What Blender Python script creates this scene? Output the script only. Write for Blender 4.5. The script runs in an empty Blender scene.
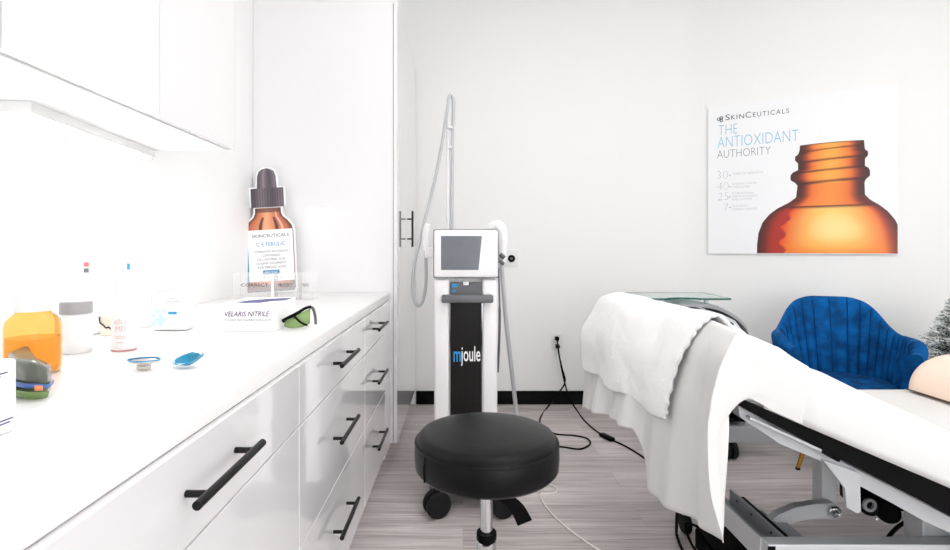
import bpy, bmesh, math, random
from mathutils import Vector, Matrix, noise

random.seed(7)
C = bpy.context.scene.collection
F, VX, VY, H = 516.0, 463.0, 249.0, 1.16       # focal length in px, vanishing point, eye height


def U(px, py, y):
    """point at depth y that the photograph shows at (px, py)"""
    return Vector(((px - VX) / F * y, y, H - (py - VY) / F * y))


def lin(c):
    return tuple((v / 255 / 12.92) if v / 255 <= 0.04045 else ((v / 255 + 0.055) / 1.055) ** 2.4 for v in c)


# ------------------------------------------------------------------ materials
def mat(name, rgb, rough=0.5, metal=0.0, trans=0.0, ior=1.45, coat=0.0, sheen=0.0, emit=0.0, vary=0.0, vscale=20.0,
        bump=0.0, bscale=200.0, alpha=1.0, stretch=None, spec=0.5):
    m = bpy.data.materials.new(name)
    m.use_nodes = True
    nt = m.node_tree
    b = nt.nodes['Principled BSDF']
    c = lin(rgb) + (1,)
    b.inputs['Base Color'].default_value = c
    b.inputs['Roughness'].default_value = rough
    b.inputs['Metallic'].default_value = metal
    b.inputs['Transmission Weight'].default_value = trans
    b.inputs['IOR'].default_value = ior
    b.inputs['Coat Weight'].default_value = coat
    b.inputs['Sheen Weight'].default_value = sheen
    b.inputs['Alpha'].default_value = alpha
    b.inputs['Specular IOR Level'].default_value = spec
    if emit:
        b.inputs['Emission Color'].default_value = c
        b.inputs['Emission Strength'].default_value = emit
    tc = nt.nodes.new('ShaderNodeTexCoord')
    src = tc.outputs['Object']
    if stretch:
        mp = nt.nodes.new('ShaderNodeMapping')
        mp.inputs['Scale'].default_value = stretch
        nt.links.new(src, mp.inputs['Vector'])
        src = mp.outputs['Vector']
    n = nt.nodes.new('ShaderNodeTexNoise')
    n.inputs['Scale'].default_value = vscale
    n.inputs['Detail'].default_value = 4
    nt.links.new(src, n.inputs['Vector'])
    mr = nt.nodes.new('ShaderNodeMapRange')
    mr.inputs['To Min'].default_value = max(0.0, rough - 0.02)
    mr.inputs['To Max'].default_value = rough + 0.02
    nt.links.new(n.outputs['Fac'], mr.inputs['Value'])
    nt.links.new(mr.outputs['Result'], b.inputs['Roughness'])
    if vary:
        cr = nt.nodes.new('ShaderNodeValToRGB')
        cr.color_ramp.elements[0].position = 0.35
        cr.color_ramp.elements[1].position = 0.68
        cr.color_ramp.elements[0].color = tuple(v * (1 - vary) for v in c[:3]) + (1,)
        cr.color_ramp.elements[1].color = tuple(min(1, v * (1 + vary * 0.6)) for v in c[:3]) + (1,)
        nt.links.new(n.outputs['Fac'], cr.inputs['Fac'])
        nt.links.new(cr.outputs['Color'], b.inputs['Base Color'])
    if bump:
        n2 = nt.nodes.new('ShaderNodeTexNoise')
        n2.inputs['Scale'].default_value = bscale
        nt.links.new(tc.outputs['Object'], n2.inputs['Vector'])
        bp = nt.nodes.new('ShaderNodeBump')
        bp.inputs['Strength'].default_value = bump
        bp.inputs['Distance'].default_value = 0.004
        nt.links.new(n2.outputs['Fac'], bp.inputs['Height'])
        nt.links.new(bp.outputs['Normal'], b.inputs['Normal'])
    return m


def print_mat(name, rough=0.35):
    m = bpy.data.materials.new(name)
    m.use_nodes = True
    nt = m.node_tree
    b = nt.nodes['Principled BSDF']
    b.inputs['Roughness'].default_value = rough
    a = nt.nodes.new('ShaderNodeVertexColor')
    a.layer_name = 'ink'
    nt.links.new(a.outputs['Color'], b.inputs['Base Color'])
    return m


def floor_mat():
    m = bpy.data.materials.new('grey_wood_planks')
    m.use_nodes = True
    nt = m.node_tree
    L = nt.links.new
    b = nt.nodes['Principled BSDF']
    tc = nt.nodes.new('ShaderNodeTexCoord')
    br = nt.nodes.new('ShaderNodeTexBrick')
    br.inputs['Scale'].default_value = 1.0
    br.inputs['Brick Width'].default_value = 1.22
    br.inputs['Row Height'].default_value = 0.18
    br.inputs['Mortar Size'].default_value = 0.0012
    br.inputs['Mortar Smooth'].default_value = 0.3
    br.inputs['Color1'].default_value = (0.36, 0.36, 0.36, 1)
    br.inputs['Color2'].default_value = (0.64, 0.64, 0.64, 1)
    br.inputs['Mortar'].default_value = (0.12, 0.12, 0.12, 1)
    br.offset = 0.37
    L(tc.outputs['Object'], br.inputs['Vector'])
    # shift the grain per plank
    sep = nt.nodes.new('ShaderNodeVectorMath'); sep.operation = 'SCALE'
    sep.inputs['Scale'].default_value = 9.0
    L(br.outputs['Color'], sep.inputs[0])
    add = nt.nodes.new('ShaderNodeVectorMath'); add.operation = 'ADD'
    L(tc.outputs['Object'], add.inputs[0]); L(sep.outputs[0], add.inputs[1])
    mp = nt.nodes.new('ShaderNodeMapping'); mp.inputs['Scale'].default_value = (1.6, 38, 1)
    L(add.outputs[0], mp.inputs['Vector'])
    n1 = nt.nodes.new('ShaderNodeTexNoise'); n1.inputs['Scale'].default_value = 1.0
    n1.inputs['Detail'].default_value = 7; n1.inputs['Roughness'].default_value = 0.68; n1.inputs['Distortion'].default_value = 0.6
    L(mp.outputs[0], n1.inputs['Vector'])
    mp2 = nt.nodes.new('ShaderNodeMapping'); mp2.inputs['Scale'].default_value = (4, 160, 1)
    L(add.outputs[0], mp2.inputs['Vector'])
    n2 = nt.nodes.new('ShaderNodeTexNoise'); n2.inputs['Scale'].default_value = 1.0; n2.inputs['Detail'].default_value = 4
    L(mp2.outputs[0], n2.inputs['Vector'])
    m1 = nt.nodes.new('ShaderNodeMath'); m1.operation = 'MULTIPLY_ADD'
    L(n2.outputs['Fac'], m1.inputs[0]); m1.inputs[1].default_value = 0.35
    m2 = nt.nodes.new('ShaderNodeMath'); m2.operation = 'MULTIPLY'; m2.inputs[1].default_value = 0.75
    L(n1.outputs['Fac'], m2.inputs[0]); L(m2.outputs[0], m1.inputs[2])
    m3 = nt.nodes.new('ShaderNodeMath'); m3.operation = 'MULTIPLY_ADD'; m3.inputs[1].default_value = 0.30
    sp = nt.nodes.new('ShaderNodeSeparateColor'); L(br.outputs['Color'], sp.inputs[0])
    L(sp.outputs[0], m3.inputs[0]); L(m1.outputs[0], m3.inputs[2])
    cr = nt.nodes.new('ShaderNodeValToRGB')
    e = cr.color_ramp.elements
    e[0].position = 0.42; e[0].color = lin((116, 107, 105)) + (1,)
    e[1].position = 0.86; e[1].color = lin((216, 209, 207)) + (1,)
    k = e.new(0.62); k.color = lin((176, 167, 165)) + (1,)
    L(m3.outputs[0], cr.inputs['Fac'])
    L(cr.outputs['Color'], b.inputs['Base Color'])
    b.inputs['Roughness'].default_value = 0.42
    bp = nt.nodes.new('ShaderNodeBump'); bp.inputs['Strength'].default_value = 0.15; bp.inputs['Distance'].default_value = 0.002
    L(m1.outputs[0], bp.inputs['Height']); L(bp.outputs['Normal'], b.inputs['Normal'])
    return m


M = dict(
    wall=mat('wall_paint', (240, 240, 239), 0.75, bump=0.05, bscale=350),
    wall_l=mat('backsplash_paint', (243, 243, 243), 0.6),
    ceiling=mat('ceiling_paint', (240, 240, 238), 0.85),
    black_trim=mat('black_trim', (6, 6, 7), 0.5, spec=0.15),
    gloss=mat('gloss_white_laminate', (231, 229, 231), 0.05, coat=0.8),
    matt_white=mat('matt_white', (238, 238, 238), 0.5),
    quartz=mat('white_quartz', (236, 235, 234), 0.3),
    black_metal=mat('black_metal', (11, 11, 12), 0.38, metal=0.2, spec=0.4),
    chrome=mat('chrome', (205, 205, 208), 0.14, metal=1.0),
    leather=mat('black_leather', (6, 6, 7), 0.32, bump=0.2, bscale=420, spec=0.2),
    black_plastic=mat('black_plastic', (8, 8, 9), 0.42, spec=0.08),
    rubber=mat('rubber', (14, 14, 15), 0.6, spec=0.3),
    machine=mat('machine_shell', (228, 226, 227), 0.3),
    grey=mat('grey_plastic', (96, 97, 101), 0.4),
    mid_grey=mat('grey_enamel', (150, 152, 155), 0.4),
    hose=mat('grey_hose', (178, 180, 183), 0.45),
    silver=mat('silver_enamel', (176, 178, 181), 0.38, metal=0.25),
    light_silver=mat('pale_silver', (205, 207, 210), 0.35, metal=0.2),
    screen=mat('screen_glass', (108, 111, 118), 0.15, vary=0.06, vscale=25),
    mesh=None,
    linen=mat('white_linen', (216, 215, 214), 0.85, bump=0.08, bscale=500, sheen=0.2),
    terry=mat('white_terry', (246, 245, 245), 0.95, bump=0.9, bscale=260, sheen=0.4),
    peach=mat('cream_vinyl', (250, 225, 206), 0.45),
    velvet=mat('blue_velvet', (4, 84, 148), 0.8, sheen=0.0, vary=0.45, vscale=14, spec=0.15),
    velvet_dark=mat('blue_velvet_seat', (3, 72, 130), 0.8, vary=0.6, vscale=15, spec=0.15),
    velvet_groove_shade=mat('blue_groove_shade', (3, 58, 112), 0.8, spec=0.1),
    gold=mat('gold_metal', (190, 140, 50), 0.25, metal=0.9),
    glass=mat('shelf_glass', (205, 240, 232), 0.02, trans=1.0, ior=1.45),
    glass_edge=mat('green_glass_edge', (12, 88, 78), 0.2),
    acrylic=mat('clear_acrylic', (250, 250, 250), 0.03, alpha=0.11),
    amber=mat('amber_glass', (253, 220, 160), 0.04, trans=0.95, ior=1.2),
    amber_in=mat('amber_liquid', (253, 206, 124), 0.1, trans=0.8, ior=1.08),
    white_plastic=mat('white_plastic', (232, 232, 232), 0.35),
    pale_label=mat('pale_label', (236, 238, 241), 0.5),
    grey_cap=mat('grey_cap', (158, 155, 156), 0.45),
    lens=mat('green_lens', (158, 186, 126), 0.06, trans=0.55, ior=1.2),
    goggle=mat('smoky_goggle', (92, 96, 86), 0.22),
    blue_strip=mat('blue_strip', (70, 105, 170), 0.3),
    orange_dot=mat('orange_dot', (225, 140, 90), 0.4),
    teal=mat('teal_shell', (8, 138, 178), 0.12, coat=0.5),
    steel=mat('polished_steel', (226, 222, 218), 0.12, metal=0.7),
    ink=mat('black_ink', (30, 28, 34), 0.5),
    ink_grey=mat('grey_ink', (112, 112, 114), 0.5),
    ink_soft=mat('soft_grey_ink', (150, 150, 153), 0.5),
    ink_blue=mat('blue_ink', (40, 135, 185), 0.5),
    ink_sky=mat('pale_blue_ink', (120, 186, 214), 0.5),
    ink_violet=mat('violet_ink', (72, 44, 96), 0.5),
    ink_navy=mat('navy_ink', (70, 72, 130), 0.5),
    ink_red=mat('red_ink', (214, 110, 104), 0.5),
    ink_pink=mat('pink_ink', (222, 168, 162), 0.5),
    ink_pale=mat('pale_blue_print', (176, 208, 240), 0.5),
    cyan=mat('cyan_ink', (30, 150, 215), 0.5),
    card=mat('white_card', (246, 245, 246), 0.45),
    poster=mat('poster_board', (240, 241, 243), 0.32),
    printed=print_mat('printed_picture'),
    white_cable=mat('white_cable', (235, 233, 230), 0.5),
    pine=mat('pine_needles', (42, 66, 48), 0.7, vary=0.3),
    snow=mat('flocked_snow', (240, 243, 243), 0.9),
    bark=mat('bark', (80, 62, 48), 0.85),
    pot=mat('white_pot', (225, 222, 218), 0.5),
    lamp=mat('ceiling_fill_diffuser', (255, 255, 255), 0.5, emit=2.95),
    strip=mat('strip_diffuser', (255, 254, 253), 0.5, emit=13.5),
    window_fill=mat('window_fill_glow', (250, 253, 255), 0.5, emit=2.0),
    beige=mat('beige_plastic', (226, 214, 196), 0.5),
)


def carbon_mat():
    m = bpy.data.materials.new('perforated_black')
    m.use_nodes = True
    nt = m.node_tree
    L = nt.links.new
    b = nt.nodes['Principled BSDF']
    b.inputs['Roughness'].default_value = 0.3
    tc = nt.nodes.new('ShaderNodeTexCoord')
    mp = nt.nodes.new('ShaderNodeMapping')
    mp.inputs['Rotation'].default_value = (0, math.radians(45), 0)
    mp.inputs['Scale'].default_value = (150, 150, 150)
    L(tc.outputs['Object'], mp.inputs['Vector'])
    ck = nt.nodes.new('ShaderNodeTexChecker')
    ck.inputs['Scale'].default_value = 1.0
    ck.inputs['Color1'].default_value = lin((30, 27, 26)) + (1,)
    ck.inputs['Color2'].default_value = lin((7, 7, 7)) + (1,)
    sp = nt.nodes.new('ShaderNodeSeparateXYZ'); L(mp.outputs[0], sp.inputs[0])
    cb = nt.nodes.new('ShaderNodeCombineXYZ'); L(sp.outputs[0], cb.inputs[0]); L(sp.outputs[2], cb.inputs[1])
    cb.inputs[2].default_value = 0.5
    L(cb.outputs[0], ck.inputs['Vector'])
    L(ck.outputs['Color'], b.inputs['Base Color'])
    return m


M['mesh'] = carbon_mat()
M['mesh'].node_tree.nodes['Principled BSDF'].inputs['Specular IOR Level'].default_value = 0.2
M['floor'] = floor_mat()


# ------------------------------------------------------------------ mesh builder
class MB:
    def __init__(self):
        self.bm = bmesh.new()

    def add(self, verts, faces):
        vs = [self.bm.verts.new(v) for v in verts]
        out = []
        for f in faces:
            try:
                out.append(self.bm.faces.new([vs[i] for i in f]))
            except ValueError:
                pass
        return vs, out

    def box(self, lo, hi, bevel=0.0, seg=2, mtx=None):
        x0, y0, z0 = lo; x1, y1, z1 = hi
        v = [(x0, y0, z0), (x1, y0, z0), (x1, y1, z0), (x0, y1, z0), (x0, y0, z1), (x1, y0, z1), (x1, y1, z1), (x0, y1, z1)]
        if mtx: v = [mtx @ Vector(p) for p in v]
        vs, fs = self.add(v, [(0, 3, 2, 1), (4, 5, 6, 7), (0, 1, 5, 4), (1, 2, 6, 5), (2, 3, 7, 6), (3, 0, 4, 7)])
        if bevel:
            es = list({e for f in fs for e in f.edges})
            bmesh.ops.bevel(self.bm, geom=es, offset=bevel, segments=seg, affect='EDGES', profile=0.5)
        return self

    def bar(self, a, b, w, h, bevel=0.0, up=Vector((0, 0, 1))):
        a, b = Vector(a), Vector(b)
        d = b - a; L = d.length; d.normalize()
        s = d.cross(up)
        if s.length < 1e-4: s = d.cross(Vector((0, 1, 0)))
        s.normalize(); t = s.cross(d)
        m = Matrix((s, d, t)).transposed().to_4x4(); m.translation = a
        return self.box((-w / 2, 0, -h / 2), (w / 2, L, h / 2), bevel, 2, m)

    def prism(self, poly, fn, d0, d1):
        """poly: 2D outline; fn(a, b, d) gives the world point"""
        n = len(poly)
        v = [fn(a, b, d0) for a, b in poly] + [fn(a, b, d1) for a, b in poly]
        f = [tuple(range(n - 1, -1, -1)), tuple(range(n, 2 * n))] + [(i, (i + 1) % n, n + (i + 1) % n, n + i) for i in range(n)]
        self.add(v, f)
        return self

    def lathe(self, prof, org=(0, 0, 0), seg=32, mtx=None, sx=1.0, sy=1.0):
        """prof: list of (r, z)"""
        rings = []
        o = Vector(org)
        for r, z in prof:
            if r < 1e-6:
                p = Vector((0, 0, z))
                rings.append([self.bm.verts.new((mtx @ p if mtx else p) + o)])
            else:
                ring = []
                for k in range(seg):
                    a = 2 * math.pi * k / seg
                    p = Vector((r * sx * math.cos(a), r * sy * math.sin(a), z))
                    ring.append(self.bm.verts.new((mtx @ p if mtx else p) + o))
                rings.append(ring)
        for A, B in zip(rings, rings[1:]):
            for k in range(seg):
                k2 = (k + 1) % seg
                if len(A) == 1 and len(B) == 1: continue
                if len(A) == 1: q = (A[0], B[k2], B[k])
                elif len(B) == 1: q = (A[k], A[k2], B[0])
                else: q = (A[k], A[k2], B[k2], B[k])
                try: self.bm.faces.new(q)
                except ValueError: pass
        return self

    def cyl(self, a, b, r, r2=None, seg=20):
        a, b = Vector(a), Vector(b)
        d = b - a
        q = d.to_track_quat('Z', 'Y').to_matrix().to_4x4()
        r2 = r if r2 is None else r2
        L = d.length; e = min(0.15 * min(r, r2) + 1e-5, L * 0.2)
        return self.lathe([(0, 0), (r - e, 0), (r, e), (r2, L - e), (r2 - e, L), (0, L)], a, seg, q)

    def tube(self, pts, r, seg=10, smooth=6, radii=None):
        P = catmull([Vector(p) for p in pts], smooth) if smooth > 1 else [Vector(p) for p in pts]
        rings = []
        up = None
        for i, p in enumerate(P):
            t = (P[min(i + 1, len(P) - 1)] - P[max(i - 1, 0)]).normalized()
            if up is None:
                up = Vector((0, 0, 1)) if abs(t.z) < 0.9 else Vector((0, 1, 0))
            s = t.cross(up)
            if s.length < 1e-5: s = t.orthogonal()
            s.normalize(); up = s.cross(t).normalized()
            rr = r if radii is None else radii(i / (len(P) - 1))
            rings.append([self.bm.verts.new(p + rr * (math.cos(2 * math.pi * k / seg) * s + math.sin(2 * math.pi * k / seg) * up)) for k in range(seg)])
        for A, B in zip(rings, rings[1:]):
            for k in range(seg):
                self.bm.faces.new((A[k], A[(k + 1) % seg], B[(k + 1) % seg], B[k]))
        self.bm.faces.new(rings[0][::-1]); self.bm.faces.new(rings[-1])
        return self

    def grid(self, rows, close=False):
        V = [[self.bm.verts.new(p) for p in r] for r in rows]
        n = len(V[0])
        for A, B in zip(V, V[1:]):
            for k in range(n if close else n - 1):
                try: self.bm.faces.new((A[k], A[(k + 1) % n], B[(k + 1) % n], B[k]))
                except ValueError: pass
        return V

    def xf(self, m):
        bmesh.ops.transform(self.bm, matrix=m, verts=self.bm.verts)
        return self

    def build(self, name, material, parent=None, smooth=False, angle=40, colors=None):
        me = bpy.data.meshes.new(name)
        bmesh.ops.remove_doubles(self.bm, verts=self.bm.verts, dist=1e-6)
        bmesh.ops.recalc_face_normals(self.bm, faces=self.bm.faces)
        root = parent
        while root is not None and root.parent is not None: root = root.parent
        off = Vector(root.location) if root is not None else Vector((0, 0, 0))
        if off.length: bmesh.ops.translate(self.bm, verts=self.bm.verts, vec=-off)
        self.bm.to_mesh(me); self.bm.free()
        me.materials.append(material)
        if smooth:
            me.polygons.foreach_set('use_smooth', [True] * len(me.polygons))
            try: me.set_sharp_from_angle(angle=math.radians(angle))
            except Exception: pass
        o = bpy.data.objects.new(name, me)
        C.objects.link(o)
        if parent is not None: o.parent = parent
        return o


def catmull(P, n):
    out = []
    for i in range(len(P) - 1):
        p0, p1, p2, p3 = P[max(i - 1, 0)], P[i], P[i + 1], P[min(i + 2, len(P) - 1)]
        for k in range(n):
            t = k / n
            out.append(0.5 * ((2 * p1) + (p2 - p0) * t + (2 * p0 - 5 * p1 + 4 * p2 - p3) * t * t + (3 * p1 - p0 - 3 * p2 + p3) * t ** 3))
    out.append(P[-1].copy() if hasattr(P[-1], 'copy') else P[-1])
    return out


def interp(tab, x):
    tab = sorted(tab)
    if x <= tab[0][0]: return tab[0][1]
    for (a, b), (c, d) in zip(tab, tab[1:]):
        if x <= c: return b + (d - b) * (x - a) / (c - a)
    return tab[-1][1]


def sstep(a, b, x):
    t = max(0, min(1, (x - a) / (b - a)))
    return t * t * (3 - 2 * t)


def tag(o, label, cat, group=None):
    o['label'] = label; o['category'] = cat
    if group: o['group'] = group
    return o


def thing(name, loc, label, cat, group=None):
    o = bpy.data.objects.new(name, None)
    o.empty_display_size = 0.05
    o.location = loc
    C.objects.link(o)
    return tag(o, label, cat, group)


def struct(name, mb, m, smooth=False):
    o = mb.build(name, m, None, smooth)
    o['kind'] = 'structure'
    return o


def text_into(mb, body, org, ud, vd, nd, width=None, height=None, lift=0.0006, thin=0.0, align='L', shear=0.0, space=1.0):
    """adds lettering to mb: org = lower left corner, ud / vd = reading and up directions"""
    cu = bpy.data.curves.new('lettering', 'FONT')
    cu.body = body; cu.size = 1.0; cu.offset = thin; cu.shear = shear; cu.space_character = space
    cu.resolution_u = 3
    ob = bpy.data.objects.new('lettering_tmp', cu)
    C.objects.link(ob)
    bpy.context.view_layer.update()
    me = bpy.data.meshes.new_from_object(ob.evaluated_get(bpy.context.evaluated_depsgraph_get()))
    bpy.data.objects.remove(ob); bpy.data.curves.remove(cu)
    xs = [v.co.x for v in me.vertices]; ys = [v.co.y for v in me.vertices]
    x0, x1, y0, y1 = min(xs), max(xs), min(ys), max(ys)
    sy = height / (y1 - y0) if height else None
    sx = width / (x1 - x0) if width else None
    sx = sx or sy; sy = sy or sx
    org, ud, vd, nd = Vector(org), Vector(ud), Vector(vd), Vector(nd)
    vs = [mb.bm.verts.new(org + ud * ((v.co.x - x0) * sx) + vd * ((v.co.y - y0) * sy) + nd * lift) for v in me.vertices]
    for p in me.polygons:
        try: mb.bm.faces.new([vs[i] for i in p.vertices])
        except ValueError: pass
    bpy.data.meshes.remove(me)
    return mb


def colored(mb_rows, colfn, name, parent):
    """grid of (point, colour) rows -> printed picture mesh with an 'ink' colour layer"""
    bm = bmesh.new()
    lay = bm.verts.layers.float_color.new('ink')
    V = []
    for r in mb_rows:
        row = []
        for p, c in r:
            v = bm.verts.new(p); v[lay] = lin(c) + (1,)
            row.append(v)
        V.append(row)
    for A, B in zip(V, V[1:]):
        for k in range(len(A) - 1):
            bm.faces.new((A[k], A[k + 1], B[k + 1], B[k]))
    mb = MB(); mb.bm.free(); mb.bm = bm
    return mb.build(name, M['printed'], parent)


# ------------------------------------------------------------------ setting
XL, YB, ZC = -1.117, 3.86, 3.15
XR, YF = 3.2, -1.6
XC = 1.70                                  # where the slanting wall leaves the back wall
AW = math.radians(31)                      # turn of the slanting wall
WC, WS = math.cos(AW), math.sin(AW)
YC = YB - (XR - XC) * math.tan(AW)
struct('floor', MB().box((XL - 0.1, YF - 0.1, -0.1), (XR + 0.1, YB + 0.1, 0)), M['floor'])
struct('ceiling', MB().box((XL - 0.1, YF - 0.1, ZC), (XR + 0.1, YB + 0.1, ZC + 0.1)), M['ceiling'])
struct('wall_left', MB().box((XL - 0.1, YF - 0.1, 0), (XL, YB + 0.1, ZC)), M['wall_l'])
struct('wall_back', MB().box((XL, YB, 0), (XC - 0.09, YB + 0.1, ZC)), M['wall'])
RF = 0.09 / math.tan(AW / 2)
arc = [(XC - 0.09 + RF * math.sin(a), YB - RF + RF * math.cos(a)) for a in [AW * k / 12 for k in range(13)]]
struct('wall_corner', MB().prism(arc + [(XR, YC), (XR + 0.1, YC + 0.05), (XR + 0.1, YB + 0.1), (XC - 0.09, YB + 0.1)], lambda a, b, d: (a, b, d), 0, ZC), M['wall'], True)
struct('wall_right', MB().box((XR, YF - 0.1, 0), (XR + 0.1, YC, ZC)), M['wall'])
struct('wall_front', MB().box((XL, YF - 0.1, 0), (XR, YF, ZC)), M['wall'])
BH = 0.1
struct('baseboard_back', MB().box((-0.35, YB - 0.012, 0), (XC - 0.09, YB, BH), 0.003), M['black_trim'])
bo = [(x - 0.012 * math.sin(a), y - 0.012 * math.cos(a)) for (x, y), a in zip(arc, [AW * k / 12 for k in range(13)])]
struct('baseboard_corner', MB().prism(bo + [(XR - 0.012 * WS, YC - 0.012 * WC), (XR, YC)] + arc[::-1], lambda a, b, d: (a, b, d), 0, BH), M['black_trim'])
struct('baseboard_right', MB().box((XR - 0.012, YF, 0), (XR, YC, BH), 0.003), M['black_trim'])

# unseen window added behind the viewer to brighten surfaces facing it
wx0, wx1, wz0, wz1 = 0.2, 2.8, 0.35, 2.25
mb = MB()
for a, b in (((wx0 - 0.07, wz0 - 0.07), (wx1 + 0.07, wz0)), ((wx0 - 0.07, wz1), (wx1 + 0.07, wz1 + 0.07)), ((wx0 - 0.07, wz0), (wx0, wz1)), ((wx1, wz0), (wx1 + 0.07, wz1)), ((1.47, wz0), (1.53, wz1))):
    mb.box((a[0], YF + 0.001, a[1]), (b[0], YF + 0.05, b[1]))
struct('fill_window_1', mb, M['matt_white'])
wp = MB().box((wx0, YF + 0.001, wz0), (wx1, YF + 0.012, wz1)).build('window_fill', M['window_fill'], bpy.data.objects['fill_window_1'])

# added ceiling lights, unseen, placed to light the room; all lie above the frame
for k, (x, y, what) in enumerate([(0.4, 1.75, 'above the rolling stool'), (1.7, 1.3, 'above the treatment bed'),
                                  (0.75, 0.3, 'above the viewer'), (1.9, -0.3, 'near the right wall behind the viewer')]):
    t = thing('added_ceiling_light', (x, y, ZC), 'added unseen flat white square ceiling light panel ' + what, 'ceiling light', 'added ceiling light panels')
    MB().box((x - 0.45, y - 0.45, ZC - 0.02), (x + 0.45, y + 0.45, ZC)).build('frame', M['matt_white'], t)
    MB().box((x - 0.42, y - 0.42, ZC - 0.026), (x + 0.42, y + 0.42, ZC - 0.0201)).build('diffuser', M['lamp'], t)

# ------------------------------------------------------------------ built-in furniture on the left
XCT = -0.39        # worktop front edge
XD = -0.382        # drawer fronts
ZT = 0.93          # worktop height


def bar_handle(a, b, out, parent, r=0.0065, inset=0.035, rp=0.005):
    """bar pull between a and b, standing off along -out"""
    a, b, out = Vector(a), Vector(b), Vector(out)
    d = (b - a).normalized()
    mb = MB().cyl(a, b, r, seg=16)
    for p in (a + d * inset, b - d * inset):
        mb.cyl(p - out, p + out * 0.02, rp, seg=12)
    return mb.build('handle', M['black_metal'], parent, True)


def base_unit(y0, y1, label, hl=0.121):
    t = thing('base_cabinet', (-0.75, (y0 + y1) / 2, 0), label, 'cabinet', 'drawer units under the worktop')
    MB().box((XL + 0.01, y0 + 0.001, 0.13), (XD - 0.021, y1 - 0.001, ZT - 0.041)).build('carcass', M['matt_white'], t)
    MB().box((XL + 0.01, y0 + 0.001, 0), (-0.46, y1 - 0.001, 0.129)).build('plinth', M['matt_white'], t)
    for z0, z1 in ((0.748, 0.888), (0.460, 0.744), (0.152, 0.457)):
        d = MB().box((XD - 0.020, y0 + 0.0022, z0), (XD, y1 - 0.0022, z1), 0.0012).build('drawer', M['gloss'], t)
        yc, zc = (y0 + y1) / 2, (z0 + z1) / 2
        zc += 0.005 if zc > 0.7 else (0.022 if zc < 0.4 else 0.0)
        bar_handle((XD + 0.033, yc - hl, zc), (XD + 0.033, yc + hl, zc), (0.033, 0, 0), d)
    return t


base_unit(0.372, 1.203, 'gloss white three-drawer cabinet under the worktop nearest the viewer', 0.112)
base_unit(1.203, 2.010, 'gloss white three-drawer cabinet in the middle of the worktop run')
tC = base_unit(2.010, 2.520, 'narrow gloss white drawer cabinet with a small lock below the top edge')
MB().cyl((XD, 2.11, 0.865), (XD + 0.004, 2.11, 0.865), 0.008).build('lock', M['chrome'], tC, True)
t = thing('filler_panel', (-0.75, 2.63, 0), 'plain gloss white filler panel between the last drawers and tall cabinet', 'panel')
MB().box((XL + 0.01, 2.521, 0.13), (XD - 0.001, 2.738, ZT - 0.041), 0.001).build('front', M['gloss'], t)
MB().box((XL + 0.01, 2.521, 0), (-0.46, 2.738, 0.129)).build('plinth', M['matt_white'], t)
tag(MB().box((XL + 0.001, 0.12, ZT - 0.04), (XCT, 2.738, ZT), 0.006, 3).build('worktop', M['quartz'], None, True, 30),
    'long thick white worktop running over the drawer cabinets', 'worktop')

# tall cabinet
ZTC = 2.48
t = thing('tall_cabinet', (-0.75, 3.3, 0), 'tall gloss white cupboard standing in the corner beside the back wall', 'cabinet')
MB().box((XL + 0.002, 2.741, 0.13), (-0.372, 2.76, ZTC)).build('side_panel', M['gloss'], t)
MB().box((XL + 0.002, 2.761, 0.13), (-0.376, YB - 0.004, ZTC)).build('carcass', M['matt_white'], t)
MB().box((XL + 0.002, 2.745, 0), (-0.44, YB - 0.02, 0.129)).build('plinth', M['matt_white'], t)
d = MB().box((-0.3695, 2.743, 0.13), (-0.35, YB - 0.006, ZTC), 0.0012).build('door', M['gloss'], t)
MB().box((-0.3758, 2.75, 0.14), (-0.3697, YB - 0.01, ZTC - 0.01)).build('gap_shade', M['black_plastic'], d)  # black sheet standing in for the shade in the door gap
hy = 0.312 * F / 50.5
bar_handle((-0.312, hy, H - (247 - VY) / F * hy), (-0.312, hy, H - (211 - VY) / F * hy), (0.033, 0, 0), d, inset=0.05)

# wall cabinets
XU, ZU = -0.767, 1.49
for y0, y1, where in ((0.42, 0.857, 'nearest the viewer'), (0.857, 1.306, 'in the middle of the row'), (1.306, 1.736, 'at the end towards the tall cupboard')):
    t = thing('wall_cabinet', (XL, (y0 + y1) / 2, ZU), 'gloss white handleless wall cabinet ' + where, 'cabinet', 'wall cabinets over the worktop')
    MB().box((XL + 0.001, y0 + 0.0005, ZU), (XU - 0.021, y1 - 0.0005, 2.5)).build('carcass', M['matt_white'], t)
    MB().box((XU - 0.0195, y0 + 0.0015, ZU + 0.004), (XU, y1 - 0.0015, 2.5), 0.001).build('door', M['gloss'], t)

# lamp below the wall cabinets
t = thing('undercabinet_lamp', (-1.04, 1.43, ZU), 'slim white strip lamp glowing below the wall cabinets', 'lamp')
A0, A1 = Vector((-0.962, 1.15)), Vector((-1.03, 1.726))
dl = (A1 - A0).normalized(); nl = Vector((-dl.y, dl.x)) * 0.078
quad = [A0, A1, A1 + nl, A0 + nl]
MB().prism([tuple(q) for q in quad], lambda a, b, d: (a, b, d), ZU - 0.027, ZU - 0.0005).build('mounted_housing', M['white_plastic'], t)
cq = sum(quad, Vector((0, 0))) / 4
MB().prism([tuple(cq + (q - cq) * 0.92) for q in quad], lambda a, b, d: (a, b, d), ZU - 0.031, ZU - 0.0272).build('diffuser', M['strip'], t)

# socket below the cabinet
yk = 1.117 * F / 398
t = thing('wall_socket', (XL, yk, 1.39), 'small white wall socket with two dark slots below the strip lamp', 'socket')
MB().box((XL, yk - 0.035, 1.385), (XL + 0.008, yk + 0.035, 1.487), 0.003).build('plate', M['white_plastic'], t)
mb = MB()
for q in (-0.012, 0.012): mb.box((XL + 0.008, yk + q - 0.003, 1.466), (XL + 0.0095, yk + q + 0.003, 1.476))
mb.build('slots', M['ink_grey'], t)

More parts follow.
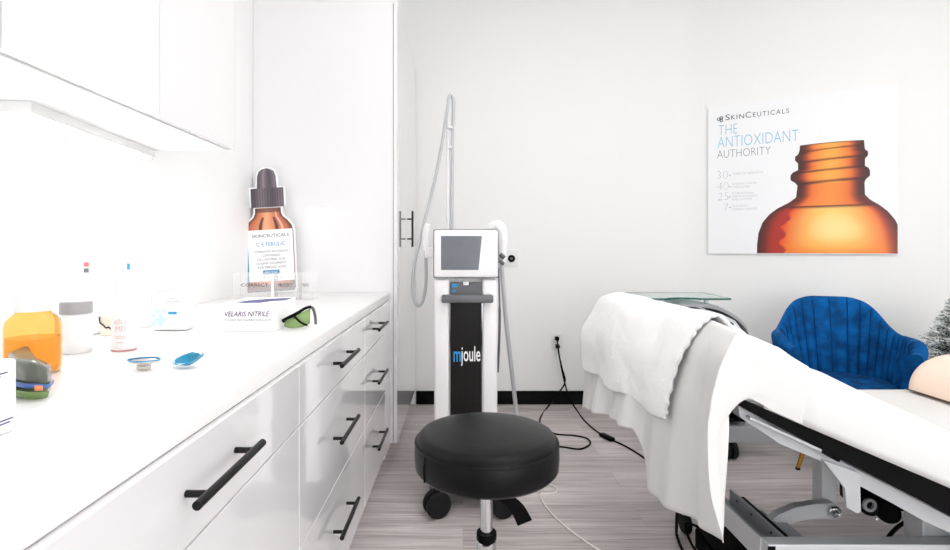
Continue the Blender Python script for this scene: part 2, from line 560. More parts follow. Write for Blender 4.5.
# ------------------------------------------------------------------ things on the worktop
def on_top(px, py):
    y = (H - ZT) * F / (py - VY)
    return Vector(((px - VX) / F * y, y, ZT + 0.0005))


# white carton at the left edge
t = thing('carton', (-0.6, 0.58, ZT), 'white printed carton at the front edge of the picture beside tinted goggles', 'box')
MB().box((-0.635, 0.50, ZT + 0.0005), (-0.567, 0.656, ZT + 0.0915), 0.003, 2).build('body', M['card'], t)
mb = MB()
for z, y0, y1 in ((0.076, 0.56, 0.642), (0.0725, 0.56, 0.632), (0.0175, 0.53, 0.65), (0.0135, 0.53, 0.645)):
    mb.box((-0.5668, y0, ZT + z), (-0.5663, y1, ZT + z + 0.0016))
mb.build('lettering', M['ink_navy'], t)

# tinted wraparound goggles
p = on_top(31, 401)
t = thing('safety_goggles', p, 'dark green tinted wraparound goggles with blue strip in front of amber jar', 'goggles')
base_px = [(8, 388), (14, 396), (24, 399.5), (34, 400), (42, 399), (48, 396.5), (51.5, 391.5)]
ground = catmull([on_top(a_, b_) for a_, b_ in base_px], 6)
cen = on_top(28, 378)


def gwall(z, inset, a0=0, a1=None):
    out = []
    for i_, q in list(enumerate(ground))[a0:a1]:
        zs_ = 0.78 - 0.2 * sstep(0.45, 1.0, i_ / (len(ground) - 1))
        d = Vector((q.x - cen.x, q.y - cen.y, 0))
        out.append(Vector((cen.x, cen.y, 0)) + d * (1 - inset) + Vector((0, 0, ZT + 0.001 + z * zs_)))
    return out


mb = MB(); mb.grid([gwall(0.0, 0.10), gwall(0.004, 0.03), gwall(0.02, 0.0), gwall(0.050, 0.0), gwall(0.066, 0.005), gwall(0.071, 0.04), gwall(0.073, 0.14), gwall(0.074, 0.5), gwall(0.074, 0.9)])
sh = mb.build('shield', M['goggle'], t, True, 50)
sh.modifiers.new('s', 'SOLIDIFY').thickness = 0.0025
mb = MB(); mb.grid([gwall(z, -0.05) for z in (0.024, 0.033)]); o = mb.build('strip', M['blue_strip'], t, True); o.modifiers.new('s', 'SOLIDIFY').thickness = 0.0015
mb = MB(); mb.grid([gwall(z, -0.12, 18, 24) for z in (0.023, 0.033)]); o = mb.build('badge', M['orange_dot'], t, True); o.modifiers.new('s', 'SOLIDIFY').thickness = 0.0015
mb = MB(); mb.grid([gwall(0.003, -0.05, 4, 29), gwall(0.019, -0.08, 4, 29)]); o = mb.build('lower_lens', M['lens'], t, True); o.modifiers.new('s', 'SOLIDIFY').thickness = 0.0015

# amber jar
p = on_top(33, 373)
t = thing('amber_jar', p, 'wide amber glass jar with a white screw cap half full', 'jar')
R0 = 0.0435
body = [(0, 0), (R0 - 0.008, 0), (R0 - 0.002, 0.003), (R0, 0.01), (R0, 0.087), (R0 - 0.003, 0.098), (R0 - 0.009, 0.106), (R0 - 0.016, 0.111), (R0 - 0.017, 0.1145)]
inner = [(r - 0.0022 if r > 0.01 else 0, max(z, 0.003)) for r, z in body][::-1]
MB().lathe(body + inner, p, 40).build('glass_body', M['amber'], t, True, 60)
Rl = R0 - 0.0026
MB().lathe([(0, 0.0036), (Rl - 0.008, 0.0036), (Rl, 0.012), (Rl, 0.066), (0, 0.066)], p, 40).build('contents', M['amber_in'], t, True)
MB().lathe([(0, 0.115), (0.029, 0.115), (0.0295, 0.117), (0.0295, 0.149), (0.027, 0.152), (0, 0.152)], p, 48).build('cap', M['white_plastic'], t, True)
mb = MB()
for k in range(48):
    a = 2 * math.pi * k / 48
    mb.cyl(p + Vector((0.0295 * math.cos(a), 0.0295 * math.sin(a), 0.118)), p + Vector((0.0295 * math.cos(a), 0.0295 * math.sin(a), 0.147)), 0.0006, seg=6)
mb.build('ridges', M['white_plastic'], t)['kind'] = 'stuff'

# white jar with grey cap
p = on_top(76, 352)
t = thing('cream_jar', p, 'white tub with a flat grey cap behind the amber jar', 'jar')
MB().lathe([(0, 0), (0.029, 0), (0.031, 0.003), (0.031, 0.082), (0.028, 0.086), (0, 0.086)], p, 32).build('body', M['white_plastic'], t, True)
MB().lathe([(0, 0.0862), (0.0305, 0.0862), (0.0308, 0.09), (0.0308, 0.109), (0.028, 0.113), (0, 0.113)], p, 32).build('cap', M['grey_cap'], t, True)

# small packet with dark wavy edge
p = on_top(107, 336)
t = thing('packet', p, 'small pale packet with a dark wavy edge beside the grey-capped tub', 'packet')
MB().box((-0.016, -0.006, 0), (0.016, 0.006, 0.055), 0.003, 2, Matrix.Translation(p)).build('body', M['beige'], t)
MB().tube([p + Vector((x, -0.0075, z)) for x, z in ((-0.015, 0.052), (-0.013, 0.035), (-0.005, 0.03), (0.002, 0.022), (0.009, 0.024), (0.015, 0.018))], 0.0018, 6).build('edge_trim', M['ink'], t, True)

# white lotion bottle with red lettering
p = on_top(124, 350)
t = thing('lotion_bottle', p, 'slim white lotion bottle with pale red lettering beside pump bottle', 'bottle')
MB().lathe([(0, 0), (0.023, 0), (0.025, 0.003), (0.025, 0.115), (0.021, 0.122), (0, 0.122)], p, 28).build('body', M['white_plastic'], t, True)
MB().lathe([(0, 0.1222), (0.017, 0.1222), (0.017, 0.145), (0.015, 0.147), (0, 0.147)], p, 28).build('cap', M['white_plastic'], t, True)
mb = MB()
q = p + Vector((0.009, -0.0258, 0))
ud = Vector((0.99, 0.12, 0)).normalized()
text_into(mb, 'elta', q + Vector((-0.0125, 0, 0.062)), ud, (0, 0, 1), (0, -1, 0), width=0.024, height=0.012, thin=-0.02)
mb.build('lettering', M['ink_red'], t)
mb = MB()
text_into(mb, 'MD', q + Vector((-0.010, 0, 0.046)), ud, (0, 0, 1), (0, -1, 0), width=0.02, height=0.011, thin=-0.02)
mb.build('lettering', M['ink_red'], t)
for z, w in ((0.034, 0.024), (0.030, 0.02), (0.020, 0.018)):
    MB().box(q + Vector((-w / 2, -0.0012, z)), q + Vector((w / 2, -0.0008, z + 0.0012))).build('print_line', M['ink_pink'], t)
MB().lathe([(0.0252, 0.001), (0.0256, 0.001), (0.0256, 0.003), (0.0252, 0.003)], p, 28).build('base_line', M['ink_red'], t)

# pump bottle with printed label
p = on_top(173, 330)
t = thing('pump_bottle', p, 'tall white pump bottle with a printed blue chequered label', 'bottle')
MB().box((-0.054, -0.026, 0), (0.054, 0.026, 0.192), 0.014, 4, Matrix.Translation(p)).build('body', M['white_plastic'], t, True)
mb = MB().cyl(p + Vector((0, 0, 0.192)), p + Vector((0, 0, 0.21)), 0.018).cyl(p + Vector((0, 0, 0.21)), p + Vector((0, 0, 0.235)), 0.007)
mb.box((-0.013, -0.011, 0.235), (0.042, 0.011, 0.252), 0.005, 3, Matrix.Translation(p))
mb.build('pump', M['white_plastic'], t, True)
lb = p + Vector((0, -0.0266, 0))
MB().box(lb + Vector((-0.046, -0.0003, 0.012)), lb + Vector((0.046, 0.0004, 0.165))).build('label_panel', M['pale_label'], t)
mb = MB()
for z, x0, x1 in ((0.137, -0.006, 0.036), (0.115, -0.03, 0.032), (0.111, -0.03, 0.0), (0.098, -0.006, 0.034), (0.09, -0.006, 0.03), (0.083, -0.006, 0.034), (0.076, -0.006, 0.02), (0.02, -0.006, 0.03)):
    mb.box(lb + Vector((x0, -0.0009, z)), lb + Vector((x1, -0.0005, z + 0.0015)))
mb.box(lb + Vector((0.0405, -0.0009, 0.02)), lb + Vector((0.0412, -0.0005, 0.16)))
mb.build('lettering', M['ink_grey'], t)
mb = MB()
for i in range(4):
    for j in range(4):
        if (i + j) % 2 == 0 or (i + j * 3) % 5 == 0:
            mb.box(lb + Vector((-0.045 + i * 0.0105, -0.0009, 0.014 + j * 0.012)), lb + Vector((-0.045 + (i + 1) * 0.0105, -0.0005, 0.014 + (j + 1) * 0.012)))
mb.box(lb + Vector((-0.046, -0.0009, 0.08)), lb + Vector((-0.042, -0.0005, 0.1)))
mb.build('chequer_print', M['ink_pale'], t)
mb = MB(); mb.box(lb + Vector((0.002, -0.001, 0.047)), lb + Vector((0.026, -0.0005, 0.055))); mb.build('blue_badge', M['ink_blue'], t)

# plain white bottle in front of the pump bottle's edge
p = on_top(148, 326)
t = thing('white_bottle', p, 'short plain white bottle half hidden behind the pump bottle', 'bottle')
MB().lathe([(0, 0), (0.03, 0), (0.032, 0.004), (0.032, 0.13), (0.026, 0.14), (0, 0.14)], p, 28).build('body', M['white_plastic'], t, True)
MB().lathe([(0, 0.1402), (0.02, 0.1402), (0.02, 0.16), (0.018, 0.163), (0, 0.163)], p, 28).build('cap', M['white_plastic'], t, True)

# two white dispensers against the wall
p = on_top(94, 333)
t = thing('dispenser', p, 'white dispenser against the wall with red and dark label squares', 'dispenser')
MB().box((-0.03, -0.03, 0), (0.03, 0.03, 0.21), 0.01, 3, Matrix.Translation(p)).build('body', M['white_plastic'], t, True)
for nm, z, m_ in (('red_square', 0.182, 'ink_red'), ('dark_square', 0.166, 'ink_grey')):
    MB().box(p + Vector((-0.006, -0.0306, z)), p + Vector((0.008, -0.0302, z + 0.012))).build(nm, M[m_], t)
p = on_top(133, 323)
t = thing('dispenser', p, 'white dispenser against the wall with one small blue mark', 'dispenser')
MB().box((-0.026, -0.026, 0), (0.026, 0.026, 0.2), 0.01, 3, Matrix.Translation(p)).build('body', M['white_plastic'], t, True)
MB().box(p + Vector((-0.002, -0.0266, 0.166)), p + Vector((0.008, -0.0262, 0.186))).build('blue_mark', M['ink_blue'], t)


# eye shields
def shield_rows(p, rx, ry, h, flip, ang):
    rows = []
    Rm = Matrix.Rotation(ang, 3, 'Z')
    for i in range(9):
        f = i / 8
        row = []
        for k in range(28):
            a = 2 * math.pi * k / 28
            e = abs(math.cos(a)) ** 2
            x = rx * f * math.cos(a); y = ry * f * math.sin(a) * (1 - 0.25 * e)
            z = h * (1 - f * f) if not flip else h * f * f
            row.append(p + Rm @ Vector((x, y, z + 0.002)))
        rows.append(row)
    return rows


p = on_top(189.5, 367)
tl = Matrix.Translation(p + Vector((0, 0, 0.0100))) @ Matrix.Rotation(math.radians(23), 4, 'X') @ Matrix.Rotation(math.radians(-8), 4, 'Y')
mb = MB(); mb.grid(shield_rows(Vector((0, 0, -0.0075)), 0.028, 0.02, 0.013, True, 0.2), True); mb.xf(tl)
t = thing('eye_shield', p, 'glossy blue eye shield lying hollow side up on the worktop', 'eye shield', 'eye shields')
o = mb.build('shell', M['teal'], t, True); o.modifiers.new('s', 'SOLIDIFY').thickness = 0.0018
rim = [tl @ q for q in shield_rows(Vector((0, 0, -0.0075)), 0.0283, 0.0203, 0.013, True, 0.2)[-1]]
MB().tube(rim + [rim[0]], 0.0012, 6, 1).build('rim', M['teal'], t, True)
p = on_top(144, 370)
t = thing('eye_shield', p, 'polished steel eye shield with a blue rim beside the lotion bottle', 'eye shield', 'eye shields')
mb = MB(); mb.grid(shield_rows(p + Vector((0, 0, 0.008)), 0.029, 0.02, 0.009, True, 0.0), True)
o = mb.build('shell', M['steel'], t, True); o.modifiers.new('s', 'SOLIDIFY').thickness = 0.0018
rim = shield_rows(p + Vector((0, 0, 0.008)), 0.0295, 0.0205, 0.0095, True, 0.0)[-1]
MB().tube(rim + [rim[0]], 0.0013, 6, 1).build('rim', M['ink_blue'], t, True)
MB().box((-0.012, -0.006, 0.0), (0.012, 0.006, 0.012), 0.003, 2, Matrix.Translation(p)).build('foot', M['steel'], t, True)

# clear acrylic holder
p0 = on_top(233, 300); ya = p0.y; xa, xb = p0.x, (313 - VX) / F * ya
t = thing('acrylic_holder', ((xa + xb) / 2, ya, ZT), 'clear acrylic sectioned holder with small printed words in front of bottle cutout', 'holder')
th, hh, dd = 0.003, 0.122, 0.075
z0 = ZT + 0.0005
segs = [(233, 272), (274.5, 297), (299, 313)]
for i, (sa, sb) in enumerate(segs):
    x0, x1 = (sa - VX) / F * ya, (sb - VX) / F * ya
    mb = MB()
    mb.box((x0, ya, z0), (x1, ya + th, z0 + hh), 0.0005, 1)
    mb.box((x0, ya + dd, z0), (x1, ya + dd + th, z0 + hh), 0.0005, 1)
    for xx in (x0, x1 - th): mb.box((xx, ya + th + 0.0004, z0), (xx + th, ya + dd - 0.0004, z0 + hh), 0.0005, 1)
    mb.box((x0 + th + 0.0004, ya + th + 0.0004, z0), (x1 - th - 0.0004, ya + dd - 0.0004, z0 + th))
    mb.build('compartment', M['acrylic'], t)
for x0, x1, wd in ((-1.01, -0.868, 'CORRECT'), (-0.842, -0.76, 'PROTECT'), (-0.735, -0.685, 'PREVENT')):
    mb = text_into(MB(), wd, (x0 + 0.01, ya - 0.0006, z0 + 0.060), (1, 0, 0), (0, 0, 1), (0, -1, 0), width=(x1 - x0 - 0.02), height=0.014)
    mb.build('lettering', M['ink'], t)
MB().box((-0.865, ya - 0.0007, z0 + 0.006), (-0.853, ya - 0.0002, z0 + hh - 0.004)).build('white_edge', M['white_plastic'], t)

# bottle cutout (printed card) leaning on the tall cupboard
by, bx = 2.68, (272 - VX) / F * 2.68
sc = 2.68 / F
tilt = math.radians(3.4); lean = math.radians(2.2)
Bm = Matrix.Translation((bx, by, ZT + 0.001)) @ Matrix.Rotation(-lean, 4, 'X') @ Matrix.Rotation(-tilt, 4, 'Y')


def BP(a, b, d):
    return Bm @ Vector((a * sc, -d, (b + 1.6) * sc))


prof = [(23.2, 0), (24.6, 3), (24.6, 60), (23, 66), (19, 71), (14.5, 75), (13, 79), (13, 84), (16.5, 85), (16.5, 104), (10, 105), (9.3, 116), (7.5, 121), (3.5, 123.6), (0, 124)]
outl = [(a + 1.5, b - 1.2 if b == 0 else b + (1.4 if i > 10 else 0.6)) for i, (a, b) in enumerate(prof) if a > 0]
t = thing('bottle_cutout', (bx, by, ZT), 'large printed cardboard cutout of an amber dropper bottle leaning on the tall cupboard', 'cutout')
MB().prism([(-a, b) for a, b in outl][::1] + [(a, b) for a, b in outl][::-1], BP, 0, 0.005).build('card', M['card'], t)


def strip_rows(prof, b0, b1, n, cols, colfn, d):
    rows = []
    tab = [(b, a) for a, b in prof]
    for i in range(n + 1):
        b = b0 + (b1 - b0) * i / n
        w = interp(tab, b)
        rows.append([(BP(w * (-1 + 2 * k / cols), b, d), colfn(-1 + 2 * k / cols, b)) for k in range(cols + 1)])
    return rows


def mix(a, b, f):
    f = max(0, min(1, f))
    return tuple(x + (y - x) * f for x, y in zip(a, b))


def amber_ink(s, b):
    c = mix((196, 110, 74), (240, 170, 130), 1 - min(1, abs(s + 0.1) * 1.5))
    c = mix(c, (92, 52, 44), sstep(0.72, 1.0, abs(s)))
    if 0.28 < abs(s) < 0.42 and 60 < b < 75: c = mix(c, (80, 44, 40), 0.8)
    if 0.5 < s < 0.62 and b > 58: c = mix(c, (236, 205, 195), 0.7)
    if b < 8: c = mix(c, (120, 105, 106), 0.75)
    if b < 3: c = (128, 118, 122)
    if b > 79: c = mix(c, (86, 62, 60), 0.7)
    return c


def dark_ink(s, b):
    c = mix((84, 76, 84), (126, 114, 122), 0.5 + 0.5 * math.cos((s + 0.35) * 5))
    if b < 104.5 and (int((s + 1) * 13) % 2): c = mix(c, (60, 54, 60), 0.45)
    if b > 104.5 and -0.5 < s < -0.2: c = mix(c, (150, 138, 146), 0.5)
    return c


colored(strip_rows([(a, b) for a, b in prof if b <= 84], 0, 84, 84, 40, amber_ink, 0.0056), None, 'amber_print', t)
colored(strip_rows([(16.5, 84.0), (16.5, 104)], 84.6, 104, 20, 52, dark_ink, 0.0062), None, 'collar_print', t)
colored(strip_rows([(10, 104), (9.3, 116), (7.5, 121), (3.5, 123.4), (0.5, 124)], 104, 124, 24, 20, dark_ink, 0.0062), None, 'dropper_print', t)
MB().prism([(-22.5, 10.5), (23.8, 10.5), (23.8, 62), (-22.5, 62)], BP, 0.0060, 0.0066).build('label_print', M['card'], t)
MB().prism([(-23.8, 10.5), (-21.3, 10.5), (-21.3, 62), (-23.8, 62)], BP, 0.0062, 0.0070).build('blue_stripe', M['ink_blue'], t)
ud = (BP(1, 0, 0) - BP(0, 0, 0)).normalized(); vd = (BP(0, 1, 0) - BP(0, 0, 0)).normalized(); nd = (BP(0, 0, 1) - BP(0, 0, 0)).normalized()


def btxt(mb, s, a0, a1, b, h, **k):
    return text_into(mb, s, BP(a0, b, 0.0068), ud, vd, nd, width=(a1 - a0) * sc, height=h * sc, lift=0.0004, **k)


mb = MB(); btxt(mb, 'SKINCEUTICALS', -17, 20, 54.5, 3.2); mb.build('brand_lettering', M['ink'], t)
mb = MB(); btxt(mb, 'C E FERULIC', -13, 16, 45.5, 4.0); mb.build('name_lettering', M['ink_blue'], t)
for k, (s, w) in enumerate((('COMBINATION ANTIOXIDANT', 17), ('CONTAINING', 9), ('15% L-ASCORBIC ACID', 14), ('1% ALPHA TOCOPHEROL', 15), ('0.5% FERULIC ACID', 14))):
    btxt(MB(), s, 1.5 - w, 1.5 + w, 39 - k * 3.9, 2.3).build('print_line', M['ink_grey'], t)
btxt(MB(), '30 ml', -8, -1, 13.2, 2.0).build('print_line', M['ink_grey'], t)
btxt(MB(), '1 fl oz', 3, 12, 13.2, 2.0).build('print_line', M['ink_grey'], t)
MB().prism([(-7.5, 17.2), (9, 17.2), (9, 21.4), (-7.5, 21.4)], BP, 0.0064, 0.0072).build('blue_badge', M['ink_blue'], t)
mb = MB(); text_into(mb, 'PREVENT', BP(-5.5, 18.2, 0.0074), ud, vd, nd, width=13 * sc, height=2.1 * sc); mb.build('badge_lettering', M['card'], t)

# glove box
p = on_top(220, 332)
x0, y0 = p.x, p.y
wb, db, hb = 0.152, 0.2, 0.077
Rg = Matrix.Translation((x0, y0, ZT + 0.0005)) @ Matrix.Rotation(math.radians(2.5), 4, 'Z')
t = thing('glove_box', (x0 + wb / 2, y0 + db / 2, ZT), 'white cardboard box of nitrile gloves with violet lettering on the worktop', 'box')
MB().box((0, 0, 0), (wb, db, hb), 0.002, 2, Rg).build('carton', M['card'], t)
u3, n3 = (Rg.to_3x3() @ Vector((1, 0, 0))), (Rg.to_3x3() @ Vector((0, -1, 0)))
mb = MB(); text_into(mb, 'VELARIS NITRILE', Rg @ Vector((0.013, 0, 0.042)), u3, (0, 0, 1), n3, width=0.122, height=0.0145, thin=0.012, shear=0.2)
mb.build('brand_lettering', M['ink_violet'], t)
mb = MB(); text_into(mb, 'POWDER FREE EXAMINATION GLOVES', Rg @ Vector((0.013, 0, 0.029)), u3, (0, 0, 1), n3, width=0.127, height=0.006, shear=0.2)
mb.build('small_print', M['ink_violet'], t)
mb = MB()
mb.prism([(0.03, 0.04), (0.06, 0.02), (0.1, 0.03), (0.115, 0.07), (0.15, 0.10), (0.15, 0.17), (0.11, 0.15), (0.06, 0.11), (0.04, 0.08)], lambda a, b, d: Rg @ Vector((a, b, d)), hb + 0.0002, hb + 0.001)
mb.build('opening_print', M['ink_navy'], t)

# green laser glasses
p = on_top(297, 329)
t = thing('laser_glasses', p, 'green-lensed laser safety glasses with black frame beside the glove box', 'glasses')
Rz = Matrix.Translation(p) @ Matrix.Rotation(math.radians(6), 4, 'Z')


def gl(x, y, z): return Rz @ Vector((x, y, z))


rows = []
for j in range(7):
    f = j / 6
    row = []
    for i in range(15):
        s = i / 14
        x = -0.036 + 0.07 * s
        y = 0.018 * (2 * s - 1) ** 2 - 0.012 + 0.01 * f
        zt = 0.026 + 0.030 * s
        zb = 0.002 + 0.004 * s + 0.006 * (abs(2 * s - 0.9)) ** 3
        row.append(gl(x, y, zb + (zt - zb) * f))
    rows.append(row)
mb = MB(); mb.grid(rows); o = mb.build('lens', M['lens'], t, True); o.modifiers.new('s', 'SOLIDIFY').thickness = 0.002
MB().tube([gl(-0.040, 0.0, 0.024), gl(-0.03, -0.004, 0.030), gl(0.0, -0.006, 0.045), gl(0.022, 0.0, 0.058), gl(0.036, 0.01, 0.062)], 0.0045, 8).build('brow_bar', M['black_plastic'], t, True)
MB().tube([gl(0.034, 0.01, 0.062), gl(0.040, 0.028, 0.054), gl(0.043, 0.045, 0.03), gl(0.044, 0.05, 0.006)], 0.0044, 8).build('temple', M['grey'], t, True)
MB().tube([gl(-0.038, 0.0, 0.02), gl(-0.026, 0.025, 0.028), gl(0.005, 0.05, 0.02), gl(0.02, 0.07, 0.005)], 0.003, 8).build('temple', M['black_plastic'], t, True)
MB().tube([gl(-0.004, -0.0165, 0.038), gl(0.012, -0.015, 0.022), gl(0.03, -0.006, 0.010)], 0.003, 8).build('nose_piece', M['black_plastic'], t, True)

# ------------------------------------------------------------------ laser machine
YM = 2.30
t = thing('laser_machine', (0.015, 2.5, 0), 'white upright laser machine with a screen and black mesh front behind stool', 'medical machine')


def Q(px, py, y=YM): return U(px, py, y)


def pxbox(mb, x0, y0, x1, y1, ya, yb, bevel=0.0, seg=2):
    a, b = U(x0, y1, ya), U(x1, y0, ya)
    return mb.box((a.x, ya, a.z), (b.x, yb, b.z), bevel, seg)


zb = 0.11
xa, xb = Q(434, 0).x, Q(497.5, 0).x
xm0, xm1 = Q(449.5, 0).x, Q(482.5, 0).x
ztop = Q(0, 279).z
MB().box((xa, YM, zb), (xm0, 2.72, ztop), 0.012, 3).build('side_column', M['machine'], t, True)
MB().box((xm1, YM, zb), (xb, 2.72, ztop), 0.012, 3).build('side_column', M['machine'], t, True)
MB().box((xm0 - 0.002, YM + 0.05, zb), (xm1 + 0.002, 2.7, ztop), 0.004).build('core', M['machine'], t)
fp = MB().box((xm0 + 0.002, YM + 0.006, zb + 0.01), (xm1 - 0.002, YM + 0.049, Q(0, 303).z)).build('front_panel', M['mesh'], t)
mb = MB()
for x in (xm0 + 0.0005, xm1 - 0.0035): mb.box((x, YM - 0.001, zb + 0.01), (x + 0.003, YM + 0.05, Q(0, 303).z))
mb.build('edge_strips', M['chrome'], t)
a = Q(453.5, 364.5); s_ = YM / F
mb = MB(); text_into(mb, 'm', (a.x, YM + 0.0055, Q(0, 362).z), (1, 0, 0), (0, 0, 1), (0, -1, 0), width=7.2 * s_, height=10.5 * s_, thin=0.01)
mb.build('logo_initial', M['cyan'], fp)
mb = MB(); text_into(mb, 'joule', (a.x + 7.4 * s_, YM + 0.0055, Q(0, 366.5).z), (1, 0, 0), (0, 0, 1), (0, -1, 0), width=19.5 * s_, height=20 * s_, thin=0.01)
mb.build('logo_lettering', M['white_plastic'], fp)
mb = MB(); pxbox(mb, 450, 282.5, 484, 297, YM + 0.012, YM + 0.0485, 0.003); cp = mb.build('control_panel', M['grey'], t)
mb = MB(); pxbox(mb, 452, 284, 458, 287.5, YM + 0.0105, YM + 0.0118); pxbox(mb, 452, 290, 456, 292, YM + 0.0105, YM + 0.0118); mb.build('marking', M['ink_blue'], cp)
mb = MB(); pxbox(mb, 463, 281.5, 469, 285.5, YM + 0.008, YM + 0.0118, 0.001); mb.build('latch', M['chrome'], cp)
# tray / handle bar
mb = MB(); pxbox(mb, 441.5, 295.5, 493.5, 303, YM - 0.06, YM - 0.003, 0.006, 3); mb.build('front_tray', M['grey'], t, True)
# screen; white monitor face right of the grey stands in for a reflection
mb = MB(); pxbox(mb, 434, 230, 498, 277.5, YM - 0.02, YM + 0.035, 0.008, 3); mn = mb.build('monitor', M['machine'], t, True)
mb = MB(); pxbox(mb, 433.2, 229.2, 498.8, 278.3, YM + 0.0, YM + 0.03, 0.008, 3); mb.build('bezel', M['grey'], mn, True)
sc4 = [Q(441, 236, YM - 0.0205), Q(482, 236, YM - 0.0205), Q(478.5, 270, YM - 0.0205), Q(441, 270, YM - 0.0205)]
mb = MB(); mb.add(sc4 + [v + Vector((0, 0.001, 0)) for v in sc4], [(0, 1, 2, 3), (7, 6, 5, 4), (0, 4, 5, 1), (1, 5, 6, 2), (2, 6, 7, 3), (3, 7, 4, 0)])
mb.build('screen', M['screen'], mn)
mb = MB().box((-0.03, YM + 0.036, ztop - 0.02), (0.06, YM + 0.09, Q(0, 250).z), 0.01); mb.build('neck', M['machine'], t, True)
# pole with cable clips
yp = 2.6
MB().cyl((Q(448.2, 0, yp).x, yp, ztop - 0.25), U(448.2, 96, yp), 0.009).build('pole', M['machine'], t, True)
for z in (128, 148): MB().cyl(U(451, z + 1.2, yp), U(451, z - 1.2, yp), 0.021).build('pole_clip', M['white_plastic'], t, True)
MB().tube([U(452, 250, yp - 0.01), U(452, 200, yp - 0.012), U(452.4, 150, yp - 0.013), U(453.4, 110, yp - 0.012), U(452.8, 98, yp - 0.012), U(449.5, 96, yp - 0.014), U(447.5, 108, yp - 0.02),
           U(441, 150, yp - 0.03), U(434.7, 180, yp - 0.05), U(423, 228, yp - 0.08), U(414.5, 264, yp - 0.1), U(412.6, 290, yp - 0.1), U(415.6, 303, yp - 0.1), U(419.4, 305.5, yp - 0.1),
           U(423.3, 299, yp - 0.1), U(426, 280, yp - 0.1), U(425.5, 246, yp - 0.12)], 0.0082, 10, 8).build('hose', M['hose'], t, True)
MB().tube([U(425.5, 250, yp - 0.12), U(425.5, 240, yp - 0.12), U(426.5, 230, yp - 0.125), U(428, 224, yp - 0.13)], 0.014, 12, 5, lambda f: 0.012 + 0.006 * math.sin(f * 3)).build('handpiece', M['white_plastic'], t, True)
mb = MB(); pxbox(mb, 424.5, 247, 436, 258, 2.4, 2.47, 0.006); mb.build('handpiece_holder', M['machine'], t, True)
# right handpiece holder and hose
MB().tube([U(492, 229, 2.44), U(498, 226, 2.42), U(502, 231, 2.4), U(503, 246, 2.4), U(502, 262, 2.4)], 0.018, 14, 6, lambda f: 0.03 - 0.012 * f).build('handpiece', M['white_plastic'], t, True)
mb = MB()
mb.cyl(U(500, 254, 2.37), U(504.5, 258, 2.37), 0.010).cyl(U(499, 261, 2.37), U(504, 264, 2.37), 0.008)
mb.build('connector', M['grey'], t, True)
MB().tube([U(500.8, 256, 2.385), U(503, 285, 2.4), U(506, 320, 2.45), U(510.5, 360, 2.5), U(514.5, 395, 2.55), U(516.5, 415, 2.56), U(518, 455, 2.58), U(512, 468, 2.6), U(495, 468, 2.7)], 0.0105, 10, 8).build('hose', M['hose'], t, True)
MB().tube([U(498.5, 268, 2.4), U(499.5, 300, 2.42), U(499.5, 330, 2.45), U(497.8, 372, 2.5)], 0.006, 8, 6, lambda f: 0.006 if f > 0.4 else 0.004).build('cable', M['grey'], t, True)
# base and castors
MB().box((xa - 0.02, YM - 0.03, 0.075), (xb + 0.02, 2.76, zb + 0.012), 0.015, 3).build('base', M['grey'], t, True)
for px, y in ((437, 2.24), (502, 2.24), (437, 2.7), (502, 2.7)):
    x = (px - VX) / F * 2.24
    c = MB().box((x - 0.022, y - 0.022, 0.06), (x + 0.022, y + 0.022, 0.115), 0.012, 3).build('castor', M['black_plastic'], t, True)
    ax = Vector((0.45, -0.89, 0)) * (1 if px < 460 else -1) * (1 if px < 460 else -1)
    for s1 in (-1, 1):
        ce = Vector((x, y, 0.056)) + ax * 0.02 * s1
        MB().cyl(ce - ax * 0.012, ce + ax * 0.012, 0.056, seg=32).build('wheel', M['rubber'], c, True)

# ------------------------------------------------------------------ stool
ys, xs_ = 1.385, (486.5 - VX) / F * 1.385
zs = 0.673
t = thing('rolling_stool', (xs_, ys, 0), 'round black leather stool on a chrome column in front of laser machine', 'stool')
o3 = Vector((xs_, ys, 0))
RS = 0.192
MB().lathe([(0, zs + 0.007), (0.06, zs + 0.0065), (0.12, zs + 0.003), (0.16, zs - 0.002), (0.178, zs - 0.007), (RS - 0.009, zs - 0.014), (RS - 0.004, zs - 0.020), (RS - 0.004, zs - 0.026)], o3, 64).build('seat_top', M['leather'], t, True, 70)
MB().lathe([(RS - 0.004, zs - 0.0255), (RS, zs - 0.035), (RS + 0.001, zs - 0.06), (RS - 0.001, zs - 0.088), (RS - 0.01, zs - 0.098), (RS - 0.03, zs - 0.101), (0, zs - 0.101)], o3, 64).build('seat_side', M['leather'], t, True, 70)
ring = [o3 + Vector(((RS - 0.002) * math.cos(2 * math.pi * k / 64), (RS - 0.002) * math.sin(2 * math.pi * k / 64), zs - 0.0245)) for k in range(65)]
MB().tube(ring, 0.0028, 8, 1).build('piping', M['leather'], t, True)
a = math.radians(214)
MB().tube([o3 + Vector(((RS + 0.0005 + q) * math.cos(a), (RS + 0.0005 + q) * math.sin(a), z)) for q, z in ((-0.003, zs - 0.027), (0.0, zs - 0.035), (0.001, zs - 0.06), (-0.001, zs - 0.092))], 0.0022, 6).build('side_seam', M['leather'], t, True)
MB().lathe([(0, zs - 0.102), (0.07, zs - 0.102), (0.07, zs - 0.108), (0.03, zs - 0.116), (0.03, zs - 0.124), (0, zs - 0.124)], o3, 32).build('seat_plate', M['black_metal'], t, True)
MB().cyl(o3 + Vector((0, 0, 0.36)), o3 + Vector((0, 0, zs - 0.122)), 0.0165, seg=24).build('piston', M['chrome'], t, True)
MB().lathe([(0.0167, 0.402), (0.026, 0.402), (0.027, 0.398), (0.027, 0.384), (0.025, 0.380), (0.0167, 0.380)], o3, 28).build('collar', M['black_plastic'], t, True)
MB().cyl(o3 + Vector((0, 0, 0.09)), o3 + Vector((0, 0, 0.3795)), 0.0265, seg=28).build('outer_tube', M['chrome'], t, True)
